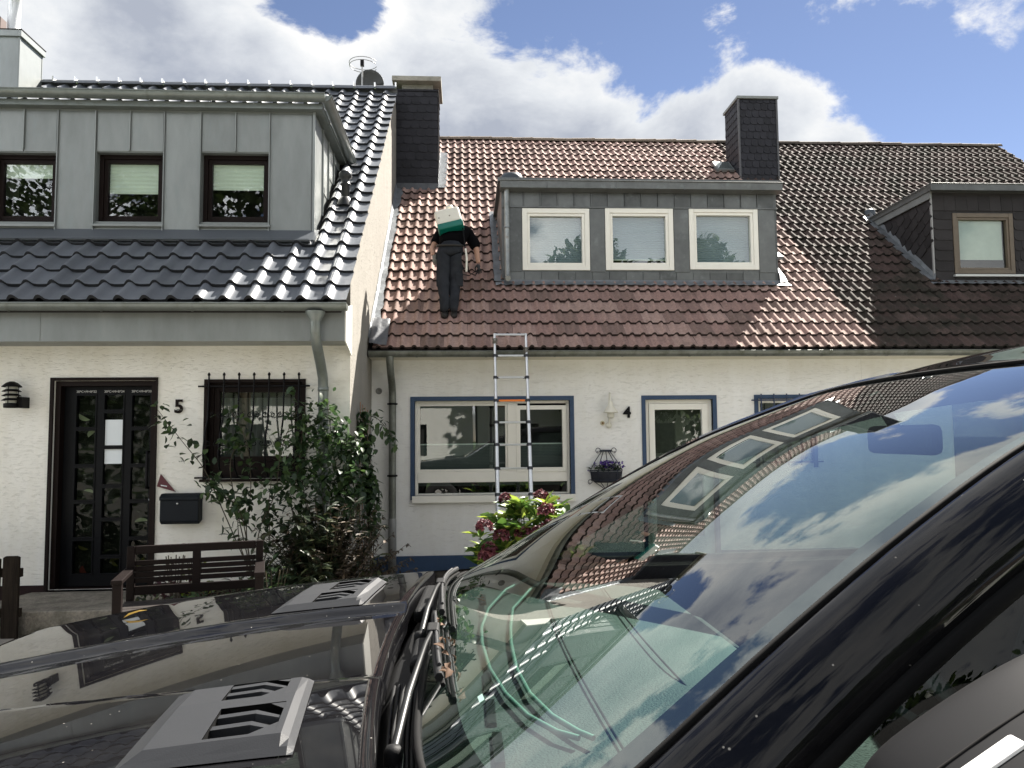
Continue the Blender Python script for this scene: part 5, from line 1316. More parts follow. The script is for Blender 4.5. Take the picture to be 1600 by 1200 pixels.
# ================================================================== dish and aerial behind the ridge
sd = onY(577, 126, 13.0)
di = thing('satellite_dish', (sd.x, 13.0, 7.2), 'dark satellite dish behind the charcoal roof ridge beside the ring aerial', 'satellite dish')
M_DISH = mat('dish_grey', (.045, .047, .045), .6)
P = []
for i in range(9):
    r = .25 * i / 8
    P.append([(sd.x + r * .98 * math.cos(a), 13.0 + r * r * -.8 + .12, sd.z - .03 + r * 1.05 * math.sin(a)) for a in [k * 2 * math.pi / 28 for k in range(29)]])
dsh = MB().grid(P).build('reflector', M_DISH, di, fix=False)
s_ = dsh.modifiers.new('t', 'SOLIDIFY'); s_.thickness = .006
MB().tube([(sd.x, 13.12, sd.z - .05), (sd.x, 13.2, sd.z - .2), (sd.x, 13.2, 7.0)], .02, 8).build('mount', M_LEAD, di)
MB().tube([(sd.x, 13.1, sd.z - .27), (sd.x, 12.75, sd.z - .2)], .01, 6).build('feed_arm', M_DISH, di)
ap = onY(566, 105, 12.9)
ae = thing('aerial', (ap.x, 12.9, 7.2), 'thin ring shaped radio aerial on a mast above the ridge', 'aerial')
MB().tube([(ap.x, 12.9, 7.2), (ap.x, 12.9, ap.z + .12)], .014, 8).build('mast', mat('mast_pale', (.35, .35, .34), .4, .6), ae)
for dz, rr in ((.09, .24), (.04, .235)):
    MB().tube([(ap.x + .02 + rr * math.cos(t), 12.9 + rr * math.sin(t), ap.z + dz - .02) for t in [.5 + q * .27 for q in range(21)]], .006, 6).build('ring_element', mat('aerial_wire', (.30, .30, .30), .4, .7), ae)
MB().box(ap.x - .03, ap.x + .03, 12.87, 12.93, ap.z + .02, ap.z + .12).build('dipole_box', M_IRON, ae)

# ================================================================== roofer
pe = thing('person', (-.2, 9.6, 2.96), 'person in dark work trousers and black shirt bending over on the red brown roof', 'person')
M_SKIN = mat('skin', (.42, .24, .17), .55, var=.06)
M_TRO = mat('work_trousers', (.028, .031, .037), .95, spec=.05, var=.3, vscale=10, bump=.3, bscale=120)
M_SHI = mat('shirt_black', (.004, .004, .005), .95, spec=.05, var=.2, bump=.2, bscale=150)
M_BOOT = mat('boot_dark', (.012, .011, .010), .7, var=.2)
hipz = 3.93
LF, RF = Vector((-.250, 9.60, 3.03)), Vector((-.138, 9.61, 3.03))
pelv = Vector((-.185, 9.80, 3.95)); chest = Vector((-.135, 10.06, 4.22)); neck = Vector((-.11, 10.20, 4.33)); head = Vector((-.10, 10.31, 4.36))
Lh, Rh = Vector((-.262, 9.80, 3.86)), Vector((-.108, 9.80, 3.86))
Lk, Rk = Vector((-.268, 9.715, 3.47)), Vector((-.124, 9.765, 3.47))
Ls, Rs = Vector((-.32, 10.10, 4.20)), Vector((.055, 10.10, 4.22))
Le, Re = Vector((-.415, 9.98, 4.00)), Vector((.155, 10.03, 4.02))
Lw, Rw = Vector((-.40, 9.80, 3.86)), Vector((.185, 10.02, 3.80))
Lt, Rt = Vector((-.375, 9.77, 3.78)), Vector((.19, 10.02, 3.71))
body = skin('body', [pelv, chest, neck, head + Vector((0, .02, .03)), Lh, Lk, LF + Vector((0, 0, .06)), Rh, Rk, RF + Vector((0, 0, .06)), Ls, Le, Lw, Rs, Re, Rw, head + Vector((.0, .08, .10))],
            [(0, 1), (1, 2), (2, 3), (3, 16), (0, 4), (4, 5), (5, 6), (0, 7), (7, 8), (8, 9), (1, 10), (10, 11), (11, 12), (1, 13), (13, 14), (14, 15)],
            [.045, .09, .05, .08, .04, .04, .036, .04, .04, .036, .05, .042, .03, .05, .042, .03, .08], M_SKIN, pe)
trs = skin('trousers', [pelv + Vector((0, .02, .05)), Lh, Lk, LF + Vector((0, .0, .16)), LF + Vector((0, .0, .045)), Rh, Rk, RF + Vector((0, .0, .16)), RF + Vector((0, .0, .045)), pelv + Vector((0, .05, .10))],
           [(0, 1), (1, 2), (2, 3), (3, 4), (0, 5), (5, 6), (6, 7), (7, 8), (0, 9)], [(.165, .125), (.108, .112), (.080, .086), (.062, .066), (.058, .062), (.108, .112), (.078, .084), (.060, .064), (.058, .062), (.15, .11)], M_TRO, pe, noise_amp=.013, noise_scale=13)
shirt = skin('shirt', [chest, pelv + Vector((.0, .02, .03)), Ls, Ls.lerp(Le, .75), Rs, Rs.lerp(Re, 1.12), neck - Vector((0, .03, .01))], [(0, 1), (0, 2), (2, 3), (0, 4), (4, 5), (0, 6)], [(.19, .16), (.178, .15), .09, .078, .09, .082, .075], M_SHI, pe, noise_amp=.008, noise_scale=12)
MB().tube([(pelv.x + .165 * math.cos(t), pelv.y + .02 + .135 * math.sin(t), pelv.z + .035 + .02 * math.sin(t)) for t in [q * .35 for q in range(18)]], .016, 6, closed=True).build('belt', M_BOOT, pe)
for c in (LF, RF):
    bt = skin('boot', [c + Vector((0, -.02, .06)), c + Vector((0, -.02, -.01)), c + Vector((0, .07, .045)), c + Vector((0, .15, .105)), c + Vector((0, -.05, -.02))], [(0, 1), (1, 2), (2, 3), (1, 4)], [.056, .058, .05, .04, .045], M_BOOT, pe)
# pockets on the trousers
for xx in (Lh.x - .045, Rh.x + .04): MB().obox((xx, 9.70, 3.52), (.05, .0, 0), (0, .018, 0), (0, .0, .09)).build('thigh_pocket', M_TRO, pe, bevel=.012)
hair = MB().lathe(head + Vector((0, .06, .05)), [(0.0, .11), (.05, .105), (.085, .06), (.095, 0), (.085, -.05)], 16).build('hair', mat('hair_grey_brown', (.06, .05, .04), .8), pe)
def hand(name, w, t, out, m):
    """palm and five curled fingers, grown as short skinned chains"""
    w, t = Vector(w), Vector(t); d = (t - w).normalized(); s = d.cross(Vector((0, 1, 0))).normalized(); u = s.cross(d)
    V, E, R = [w, w + d * .045, w + d * .085], [(0, 1), (1, 2)], [.026, (.034, .02), (.036, .018)]
    for k in range(4):
        b = w + d * .088 + s * (k - 1.5) * .019; L = (.034, .040, .037, .029)[k]
        i = len(V); V += [b, b + d * L * .8 + u * .012, b + d * L * 1.0 + u * .036]; E += [(2, i), (i, i + 1), (i + 1, i + 2)]; R += [.0095, .009, .008]
    i = len(V); V += [w + d * .03 + s * .034 * out, w + d * .06 + s * .05 * out + u * .015, w + d * .08 + s * .042 * out + u * .03]; E += [(1, i), (i, i + 1), (i + 1, i + 2)]; R += [.012, .010, .009]
    return skin(name, V, E, R, m, pe, sub=1)
hand('right_hand', Rw, Rt, -1, mat('work_glove', (.03, .032, .035), .9)); hand('left_hand', Lw, Lt, 1, mat('work_glove_grey', (.16, .155, .14), .9))
# knapsack sprayer on the back
sp_ = thing('backpack_sprayer', (-.14, 9.95, 4.2), 'white and green knapsack sprayer carried on the roofer\'s back', 'sprayer')
M_TANK = mat('tank_white_translucent', (.72, .70, .62), .4, var=.06, vscale=20); M_TG = mat('tank_green', (.0, .135, .105), .45)
tk = onY(701.5, 345, 9.86)
Rm = Matrix.Rotation(rad(-14), 3, 'Y') @ Matrix.Rotation(rad(-16), 3, 'X')
def tb(c, h): return [Rm @ Vector(a) for a in ((h[0], 0, 0), (0, h[1], 0), (0, 0, h[2]))]
def tank_box(name, cz, hz, hx, hy, m, bev=.03):
    ax = tb(0, (hx, hy, hz)); c = tk + Rm @ Vector((0, 0, cz))
    return MB().obox(c, *ax).build(name, m, sp_, bevel=bev, seg=4)
tank_box('tank', .035, .115, .165, .085, M_TANK, .04)
tank_box('tank_base', -.105, .045, .168, .09, M_TG, .02)
cpo = tk + Rm @ Vector((.05, 0, .17)); cap_ = MB().lathe((0, 0, 0), [(.05, 0), (.05, .03), (.045, .035), (0, .036)], 18)
cap_.v = [tuple(cpo + Rm @ Vector(v)) for v in cap_.v]; cap_.build('filler_cap', M_TANK, sp_)
for sx_ in (-.12, .02): 
    c = tk + Rm @ Vector((sx_, -.087, .02)); MB().lathe(c, [(0, -.004), (.009, -.003), (.01, .006)], 8, 'y').build('rivet', M_CONC, sp_)
for sg in (-1, 1):
    MB().tube([tk + Rm @ Vector((sg * .12, .085, .12)), Vector((tk.x + sg * .14, 10.14, 4.33)), Vector((tk.x + sg * .16, 10.2, 4.18)), tk + Rm @ Vector((sg * .13, .09, -.13))], .014, 6).build('shoulder_strap', M_SHI, sp_)
MB().tube([tk + Rm @ Vector((.15, 0, -.15)), Vector((.02, 9.72, 3.84)), Vector((.06, 9.75, 3.62)), Vector((.14, 9.9, 3.62)), Vector(Rt) + Vector((.0, 0, .01))], .008, 6).build('hose', M_IRON, sp_)
rt_s = rp(EAVE4, -.05, 1.62, .13)
MB().tube([Vector(Rt) + Vector((.02, 0, .02)), Vector(Rt) + Vector((-.06, -.05, -.03)), (.06, 9.93, 3.62), rt_s], .006, 6).build('spray_lance', M_IRON, sp_)
MB().tube([Vector((.015, 9.74, 3.93)), Vector((.03, 9.70, 3.8)), Vector((.025, 9.69, 3.62))], .014, 6).build('pump_lever', M_TANK, sp_)

# ================================================================== across the street, seen in the panes
def tree(name, label, x, y, h, rx, n, seed):
    random.seed(seed)
    t = thing(name, (x, y, ZG), label, 'tree', 'trees across the street')
    tr = MB().tube([(x, y, ZG), (x + .1, y, h * .3), (x - .1, y + .1, h * .6), (x, y, h * .9)], [.22, .17, .12, .04], 10)
    C = []
    for k in range(26):
        a, z = random.uniform(0, 6.28), random.uniform(.28, 1.0); r = rx * math.sin(min(1, (1.08 - z) * 1.9) * 1.57) * random.uniform(.3, 1)
        c = Vector((x + r * math.cos(a), y + r * math.sin(a), h * z)); C.append(c)
        tr.tube([(x, y, max(h * z - r * .8, h * .2)), c], [.06, .015], 6)
    tr.build('trunk', M_STEM, t)
    lv = MB(); pts, ds = [], []
    for k in range(n):
        c = random.choice(C); p = c + rdir() * rx * .42 * random.random() ** .5; pts.append(p); ds.append((p - Vector((x, y, h * .5))).normalized())
    leaf_cloud(lv, pts, ds, .30, aspect=.6).build('crown', L_TREE, t, fix=False)
tree('street_tree', 'broad green tree across the street mirrored in the lower window', 4.9, -9.5, 8.5, 2.7, 9000, 1)
tree('street_tree', 'tall green tree across the street mirrored in the dormer panes', -7.5, -10.8, 13.0, 3.8, 11000, 2)
tree('street_tree', 'tallest green tree across the street mirrored in the pale zinc dormer', -13.0, -10.6, 13.5, 3.8, 11000, 5)
tree('street_tree', 'round green tree across the street opposite the mossy roofed house', 9.5, -10, 8.5, 3.0, 8000, 3)
random.seed(11)
for k, (xa, xb, hz, lab) in enumerate(((-20, -10.2, 3.2, 'pale house across the street at the far end of the row'), (-10, .3, 3.4, 'pale gabled house across the street mirrored in the window panes'), (.5, 10.5, 3.3, 'pale house across the street facing the white house'), (10.7, 21, 3.2, 'pale house across the street beyond the parked car'))):
    oh = thing('opposite_house', ((xa + xb) / 2, -15, ZG), lab, 'house', 'houses across the street')
    w_ = [(xa + 1.2 + j * 2.9, xa + 2.6 + j * 2.9, .8, 2.1) for j in range(3)]
    mbw = MB(); wall_sheet(mbw, -13.0, xa, xb, ZG, hz, w_, -.2)
    mbw.build('front_wall', PL4, oh, fix=False)
    for q_ in w_: panel(oh, 'window', M_ROOM, q_[0], q_[1], -13.2, -13.15, q_[2], q_[3])
    MB().prism([(xa, -12.6, hz - .1), (xa, -17, hz + 3.6), (xa, -21.4, hz - .1)], (xb - xa, 0, 0)).build('roof', M_TILE3, oh)
    MB().box(xa + .01, xb - .01, -20.8, -13.3, ZG, hz - .05).build('house_body', PL4, oh)
# ================================================================== parked black car
YC = 1.64
car = thing('parked_car', (1.0, YC, ZG), 'black car with vented bonnet parked in front of the houses', 'car')
def paint(name, col, dust=0.03):
    m, n, l, p = newmat(name)
    g = n.new('ShaderNodeNewGeometry')
    def noise(scale, det=4, rg=.6):
        t = n.new('ShaderNodeTexNoise'); t.inputs['Scale'].default_value = scale; t.inputs['Detail'].default_value = det; t.inputs['Roughness'].default_value = rg
        l.new(g.outputs['Position'], t.inputs['Vector']); return t.outputs[0]
    vo = n.new('ShaderNodeTexVoronoi'); vo.inputs['Scale'].default_value = 46; l.new(g.outputs['Position'], vo.inputs['Vector'])
    sp = n.new('ShaderNodeMapRange'); sp.inputs[1].default_value = .045; sp.inputs[2].default_value = .075; sp.inputs[3].default_value = 1; sp.inputs[4].default_value = 0; l.new(vo.outputs['Distance'], sp.inputs[0])
    gate = n.new('ShaderNodeMapRange'); gate.inputs[1].default_value = .50; gate.inputs[2].default_value = .56; l.new(noise(23, 2), gate.inputs[0])
    mu = n.new('ShaderNodeMath'); mu.operation = 'MULTIPLY'; l.new(sp.outputs[0], mu.inputs[0]); l.new(gate.outputs[0], mu.inputs[1])
    film = n.new('ShaderNodeMapRange'); film.inputs[1].default_value = .42; film.inputs[2].default_value = .78; film.inputs[3].default_value = 0; film.inputs[4].default_value = dust; l.new(noise(7, 9, .7), film.inputs[0])
    ad = n.new('ShaderNodeMath'); ad.operation = 'ADD'; ad.use_clamp = True; l.new(mu.outputs[0], ad.inputs[0]); l.new(film.outputs[0], ad.inputs[1])
    mx = n.new('ShaderNodeMix'); mx.data_type = 'RGBA'; mx.inputs['A'].default_value = (*col, 1); mx.inputs['B'].default_value = (.26, .25, .23, 1); l.new(ad.outputs[0], mx.inputs['Factor']); l.new(mx.outputs['Result'], p.inputs['Base Color'])
    p.inputs['Roughness'].default_value = .35
    p.inputs['Coat Weight'].default_value = 1.0; p.inputs['Coat Roughness'].default_value = .015; p.inputs['Coat IOR'].default_value = 1.36; p.inputs['Specular IOR Level'].default_value = 0.0
    rr = n.new('ShaderNodeMapRange'); rr.inputs[3].default_value = .012; rr.inputs[4].default_value = .3; l.new(film.outputs[0], rr.inputs[0]); l.new(rr.outputs[0], p.inputs['Coat Roughness'])
    MATS[name] = m
    return m
M_CAR = paint('car_paint_black', (.004, .004, .005))
M_TRIM = mat('black_gloss_trim', (.003, .003, .0035), .18, coat=.5)
M_PLA = mat('black_plastic', (.0055, .0058, .0065), .6, spec=.2, var=.2, bump=.12, bscale=400)
M_PLG = mat('grey_plastic_vent', (.024, .0255, .029), .5, 0.1, spec=.35, var=.06, vscale=30, bump=.05, bscale=500)
M_RUB = mat('rubber', (.003, .003, .0032), .8, spec=.12)
M_CHR = mat('chrome', (.75, .76, .78), .12, 1.0)
M_SIL = mat('wiper_satin', (.03, .031, .033), .45, .2)
M_TYRE = mat('tyre_rubber', (.016, .016, .017), .85, bump=.3, bscale=60)
M_RIM = mat('rim_dark_alloy', (.07, .072, .078), .3, .8)
M_DASH = mat('dashboard_grey_green', (.017, .023, .0215), .75, var=.25, vscale=14, bump=.5, bscale=220)
M_CAB = mat('cabin_black', (.004, .004, .0045), .8)
M_SEAT = mat('seat_leather_dark', (.022, .022, .025), .5, var=.15, bump=.2, bscale=120)
GL_CAR = glass('windscreen_glass', (.66, .84, .78), 2.0, 0.0)
GL_SIDE = glass('side_window_glass', (.38, .45, .42), 1.3, 0.0)

def lerp(a, b, t): return a + (b - a) * t
def interp(x, T):
    if x <= T[0][0]: return T[0][1:]
    for a, b in zip(T, T[1:]):
        if x <= b[0]:
            t = (x - a[0]) / (b[0] - a[0]); t = t * t * (3 - 2 * t) * .35 + t * .65
            return tuple(lerp(p, q, t) for p, q in zip(a[1:], b[1:]))
    return T[-1][1:]
def sstep(a, b, x): 
    t = min(1, max(0, (x - a) / (b - a))); return t * t * (3 - 2 * t)
TOPZ = [(-1.52, .60), (-1.50, .74), (-1.42, .84), (-1.28, .905), (-1.05, .962), (-.75, 1.018), (-.45, 1.056), (-.12, 1.084), (.3, 1.095)]
HWID = [(-1.52, .66), (-1.42, .76), (-1.2, .86), (-.9, .93), (-.5, .965), (0, .975), (1, .98), (2.6, .97), (3.3, .92), (3.5, .86)]
def hood_z(x, w):
    u = -.12 - x; z = 1.086 - .052 * u - .058 * u * u - (1.35 * max(0, u - 1.05) ** 2 if u > 0 else 0); a = abs(w)
    cr = lerp(.17, .285, sstep(-1.3, -.1, x))                # the crease runs out towards the screen
    z += .017 * sstep(cr - .026, cr + .010, a)               # raised shoulders outside the crease
    z -= .010 * (a / .375) ** 2 * (1 - sstep(cr - .05, cr, a)) * 0.0
    z -= .055 * max(0, a - .42) ** 1.6
    hw = interp(x, HWID)[0]; e = max(0, a - (hw - .22)) / .22
    z -= .085 * e ** 2.4
    return z
def rear_x(w): return -.155 + .055 * (w / .8) ** 2
BW = .80
xs = [-1.42 + k * .03 for k in range(60)]
NX, NW = 72, 96
P = []
for i in range(NX + 1):
    row = []
    for j in range(NW + 1):
        w = -BW + 2 * BW * j / NW
        xf = -1.40 + .16 * (abs(w) / BW) ** 2.5; x = lerp(xf, rear_x(w), i / NX)
        row.append((x, YC + w, hood_z(x, w)))
    P.append(row)
# rolled rear and side edges
last = [(p[0] + .006, p[1], p[2] - .012) for p in P[-1]]; last2 = [(p[0] + .006, p[1], p[2] - .05) for p in P[-1]]
P += [last, last2]
bon = MB().grid(P).build('bonnet', M_CAR, car, fix=True)
# wings
for sg in (-1, 1):
    Q = []
    for i in range(64):
        x = lerp(-1.36, .12, i / 63); hw = interp(x, HWID)[0]
        row = []
        wi = min(BW + .006, hw - .02)
        for k in range(7):
            a = lerp(wi, hw, (k / 6)); row.append((x, YC + sg * a, hood_z(x, a)))
        zt_ = row[-1][2]; cx, r = -.52, .43
        dzz = r * r - (x - cx) ** 2; zl = .06
        if dzz > 0: zl = max(zl, .24 + math.sqrt(dzz))
        zl = min(zl, zt_ - .05)
        for k in range(1, 9):
            t = k / 8; row.append((x, YC + sg * (hw + .015 * math.sin(t * 2.6)), lerp(zt_, zl, t)))
        Q.append(row)
    MB().grid(Q, flip=sg > 0).build('wing', M_CAR, car)
# bonnet vents
def vent(sg):
    hb = .30; w0 = .33; 
    def V(a, b, h):
        x = lerp(lerp(-.455, -.475, b), lerp(-.225, -.255, b), a) if sg < 0 else lerp(lerp(-.475, -.455, b), lerp(-.255, -.225, b), a)
        w = sg * w0 + (b - .5) * hb * (1 if True else 1) + (sg * .12)
        return (x, YC + w, hood_z(x, w) + h)
    A = [0, .05, .14, .42, .46, .84, .88, .92, .965, 1.0]
    B = [0, .035, .09, .12, .50, .53, .60, .63, .93, .96, 1.0] if sg < 0 else [0, .04, .07, .37, .40, .47, .50, .88, .91, .965, 1.0]
    def h(a, b):
        e = min(a / .14, (1 - a) / .06, b / .09, (1 - b) / .09, 1.0); e = max(0, e)
        bb = b if sg < 0 else 1 - b
        base = .015 + .004 * a
        return .002 + base * e
    holes = [(.46, .88, .12, .50), (.42, .84, .63, .93)] if sg < 0 else [(.46, .88, .50, .88), (.42, .84, .07, .37)]
    mb, wells = MB(), MB()
    for i in range(len(A) - 1):
        for j in range(len(B) - 1):
            ca, cb = (A[i] + A[i + 1]) / 2, (B[j] + B[j + 1]) / 2
            if any(q[0] < ca < q[1] and q[2] < cb < q[3] for q in holes): continue
            c = [(A[i], B[j]), (A[i + 1], B[j]), (A[i + 1], B[j + 1]), (A[i], B[j + 1])]
            mb.add([V(a, b, h(a, b)) for a, b in c], [(0, 1, 2, 3)])
    for q in holes:
        c = [(q[0], q[2]), (q[1], q[2]), (q[1], q[3]), (q[0], q[3])]
        for k in range(4):
            p, r = c[k], c[(k + 1) % 4]
            wells.add([V(*p, h(*p) - .0015), V(*r, h(*r) - .0015), V(*r, .001), V(*p, .001)], [(0, 1, 2, 3)])
        # cut corners towards the windscreen
        mb.add([V(q[1], q[2], h(q[1], q[2]) - .001), V(q[1] - .17, q[2], h(q[1] - .17, q[2]) - .001), V(q[1], q[2] + .12, h(q[1], q[2] + .12) - .001)], [(0, 1, 2)])
        mb.add([V(q[1], q[3], h(q[1], q[3]) - .001), V(q[1] - .10, q[3], h(q[1] - .10, q[3]) - .001), V(q[1], q[3] - .09, h(q[1], q[3] - .09) - .001)], [(0, 1, 2)])
    vo = mb.build('bonnet_vent', M_PLG, car); wells.build('vent_well', M_RUB, vo, fix=False)  # black well walls put the shade of the openings into the colour
    bv = vo.modifiers.new('b', 'BEVEL'); bv.width = .005; bv.segments = 3; bv.limit_method = 'ANGLE'; bv.angle_limit = rad(25)
    for q in holes:
        mb2 = MB(); mb2.add([V(q[0], q[2], .0025), V(q[1], q[2], .0025), V(q[1], q[3], .0025), V(q[0], q[3], .0025)], [(0, 1, 2, 3)]); mb2.build('vent_dark_floor', M_RUB, vo)  # flat black sheet standing in for the shade inside the opening
        for f_ in (.36, .74):
            b = lerp(q[2], q[3], f_); th = .030
            t0, t1, t2 = q[0] + .005, lerp(q[0], q[1], .58), q[1] - .005
            s_ = MB()
            pts_t = [V(t0, b, h(t0, b) - .004), V(t1, b, h(t1, b) - .003), V(t2, b - .07, h(t2, b) - .006)]
            pts_u = [V(t0, b + th * 1.6, h(t0, b) - .004), V(t1, b + th * 1.6, h(t1, b) - .003), V(t2, b - .07 + th, h(t2, b) - .006)]
            s_.grid([pts_t, pts_u], smooth=False); s_.grid([[(p[0], p[1], p[2] - .012) for p in pts_t], pts_t], smooth=False)
            s_.build('louvre', M_PLG, vo, fix=False)
vent(-1); vent(1)
# cowl tray
mb = MB(); Q = []
for j in range(61):
    w = -.84 + 1.68 * j / 60; x0 = rear_x(w) + .008; x1 = .085 - .125 * (1 - abs(w / .86) ** 6)
    zz = 1.035 - .03 * (w / .84) ** 2
    Q.append([(x0 - .012, YC + w, zz - .03), (x0 + .01, YC + w, zz), (lerp(x0, x1, .5), YC + w, zz - .006), (x1 - .012, YC + w, zz + .028), (x1 + .02, YC + w, zz + .052)])
cow = mb.grid(Q).build('cowl_panel', M_PLA, car)
for k in range(7):
    pts = []
    for j in range(22):
        w = -.80 + .62 * j / 21; x0 = rear_x(w) + .016; x1 = .085 - .125 * (1 - abs(w / .86) ** 6) - .02
        pts.append((lerp(x0, x1, .05 + k * .115), YC + w, 1.047 - .03 * (w / .84) ** 2 + .002 * k))
    MB().tube(pts, .0038, 5).build('grille_rib', M_PLA, cow)
# windscreen surface
EDGE = [(.05, 1.082, .868), (.18, 1.166, .836), (.34, 1.272, .79), (.53, 1.388, .74), (.72, 1.488, .695), (.92, 1.568, .662), (1.06, 1.618, .648)]
def edge(t):
    u = t * (len(EDGE) - 1); i = min(int(u), len(EDGE) - 2); f_ = u - i
    p0, p1, p2, p3 = [Vector(EDGE[max(0, min(len(EDGE) - 1, k))]) for k in (i - 1, i, i + 1, i + 2)]
    return .5 * ((2 * p1) + (p2 - p0) * f_ + (2 * p0 - 5 * p1 + 4 * p2 - p3) * f_ ** 2 + (3 * p1 - p0 - 3 * p2 + p3) * f_ ** 3)
def ws(t, v, off=0.0):
    e_ = edge(t); bow = lerp(.125, .065, t)
    return Vector((e_.x - bow * (1 - abs(v) ** lerp(6.0, 2.2, t ** .5)) + off * .5, YC + v * e_.z, e_.y + .012 * (1 - v * v) * t - off))
scr = MB().grid([[ws(i / 36, -1 + j / 24) for j in range(49)] for i in range(37)]).build('windscreen', GL_CAR, car, fix=False)
fr = MB()
def band(t0, t1, v0, v1, n=30, m=4):
    fr.grid([[ws(lerp(t0, t1, i / m), lerp(v0, v1, j / n), .004) for j in range(n + 1)] for i in range(m + 1)])
band(.0, .075, -1, 1); band(.955, 1.0, -1, 1); 
for v0, v1 in ((-1, -.955), (.955, 1)): fr.grid([[ws(lerp(.0, 1.0, i / 30), lerp(v0, v1, j / 3), .0042) for j in range(4)] for i in range(31)])
fr.build('windscreen_border', M_TRIM, scr, fix=False)
MB().tube([ws(k / 30, -1.004) + Vector((0, -.004, .002)) for k in range(31)], .006, 6).build('screen_seal', M_RUB, scr)
MB().tube([ws(k / 30, 1.004) + Vector((0, .004, .002)) for k in range(31)], .006, 6).build('screen_seal', M_RUB, scr)
MB().tube([ws(.004, -1 + j / 20) + Vector((-.004, 0, 0)) for j in range(41)], .006, 6).build('screen_seal', M_RUB, scr)
MB().add([ws(.105, -.63, -.0012), ws(.105, -.60, -.0012), ws(.112, -.60, -.0012), ws(.112, -.63, -.0012)], [(0, 1, 2, 3)]).build('glass_stamp', mat('stamp_pale', (.25, .38, .34), .7), scr, fix=False)
# roof skin
ROOF = [(1.06, 1.622, .648), (1.33, 1.680, .645), (1.6, 1.712, .645), (2.1, 1.722, .642), (2.7, 1.69, .63), (3.1, 1.645, .60)]
P = []
for i in range(49):
    x = lerp(1.06, 3.1, i / 48); z, hw = interp(x, ROOF)
    bow = .062 * max(0, 1 - (x - 1.06) / .5)
    P.append([(x - bow * (1 - (v_ * v_)) + .003, YC + v_ * hw, z + .026 * (1 - v_ * v_) * sstep(1.0, 1.6, x) + .012 * (1 - v_ * v_) - .0) for v_ in [-1 + k / 14 for k in range(29)]])
roofc = MB().grid(P).build('car_roof', M_CAR, car)
MB().tube([ws(1.0, -1 + j / 20) + Vector((.0, 0, .002)) for j in range(41)], .005, 6).build('header_seal', M_RUB, roofc)
# pillars and roof rails: from the screen edge out to the door glass
def rail_pts():
    out = []
    for k in range(25):
        e_ = edge(k / 24); out.append((e_.x, e_.y, e_.z))
    for k in range(1, 25):
        x = lerp(1.06, 3.1, k / 24); z, hw = interp(x, ROOF); out.append((x, z, hw))
    return out
RP = rail_pts()
for sg in (-1, 1):
    Q = []
    for (x, z, hw) in RP:
        t = sstep(.0, 1.1, x); dx = lerp(.085, .03, t); dw = lerp(.085, .10, t); dz = lerp(.02, .075, t)
        Q.append([(x, YC + sg * (hw + .004), z - .002), (x + dx * .15, YC + sg * (hw + dw * .30), z + .012), (x + dx * .40, YC + sg * (hw + dw * .58), z + .006 - dz * .1), (x + dx * .72, YC + sg * (hw + dw * .86), z - dz * .45), (x + dx, YC + sg * (hw + dw), z - dz), (x + dx + .012, YC + sg * (hw + dw - .02), z - dz - .012), (x + dx, YC + sg * (hw + dw - .06), z - dz - .012)])
    pil = MB().grid(Q, flip=sg < 0).build('roof_pillar', M_CAR, car)
    MB().tube([(q[4][0] + .006, q[4][1] + sg * .002, q[4][2] - .004) for q in Q], .009, 6).build('door_seal', M_RUB, pil)
    MB().tube([(q[0][0] + .012, q[0][1] + sg * .012, q[0][2] + .006) for q in Q[:26]], .0045, 6).build('pillar_highlight', mat('pillar_highlight_satin', (.16, .16, .17), .25, .6), pil)  # satin strip stands in for the highlight along the screen edge
    # inner lining
    MB().grid([[(q[0][0] + .03, q[0][1] - sg * .004, q[0][2] - .03), (q[6][0] + .01, q[6][1] - sg * .01, q[6][2] - .02)] for q in Q]).build('pillar_lining', M_CAB, pil, fix=False)
    # door glass
    G = []
    for q in Q[3:46]:
        x = q[6][0] + .01; zb_ = 1.10 + .035 * sstep(.2, 3, x)
        top = Vector((x, q[6][1] + sg * .03, q[6][2] + .01)); bot = Vector((x, YC + sg * .915, zb_))
        if bot.z > top.z - .005: bot = top - Vector((0, 0, .005))
        G.append([top, top.lerp(bot, .5) + Vector((0, sg * .012, 0)), bot])
    MB().grid(G).build('side_window', GL_SIDE, car, fix=False)
    # body side below the belt
    S = []
    for i in range(81):
        x = lerp(.125, 3.42, i / 80); hw = interp(x, HWID)[0]; zb_ = 1.085 + .035 * sstep(.2, 3, x); zl = .06
        cx, r = 2.40, .43; d_ = r * r - (x - cx) ** 2
        if d_ > 0: zl = max(zl, .24 + math.sqrt(d_))
        S.append([(x, YC + sg * (hw - .075), zb_ + .012), (x, YC + sg * (hw - .055), zb_ + .006), (x, YC + sg * (hw - .02), zb_ - .05), (x, YC + sg * hw, lerp(zb_, zl, .25)), (x, YC + sg * (hw + .006), lerp(zb_, zl, .5)), (x, YC + sg * (hw - .005), lerp(zb_, zl, .75)), (x, YC + sg * (hw - .03), zl)])
    sidep = MB().grid(S, flip=sg > 0).build('body_side', M_CAR, car)
    MB().tube([(x, YC + sg * (interp(x, HWID)[0] - .062), 1.098 + .035 * sstep(.2, 3, x)) for x in [lerp(.2, 3.2, k / 30) for k in range(31)]], .009, 6).build('belt_seal', M_RUB, sidep)
    for xd in (1.32, 2.02):
        MB().box(xd - .1, xd + .1, YC + sg * .985, YC + sg * 1.012, .86, .885).build('door_handle', M_TRIM, sidep, bevel=.006)
    for xd in (.30, 1.42, 2.28):
        MB().tube([(xd, YC + sg * (interp(xd, HWID)[0] + .004), z) for z in (1.05, .8, .5, .15)], .003, 4).build('door_gap', M_RUB, sidep)
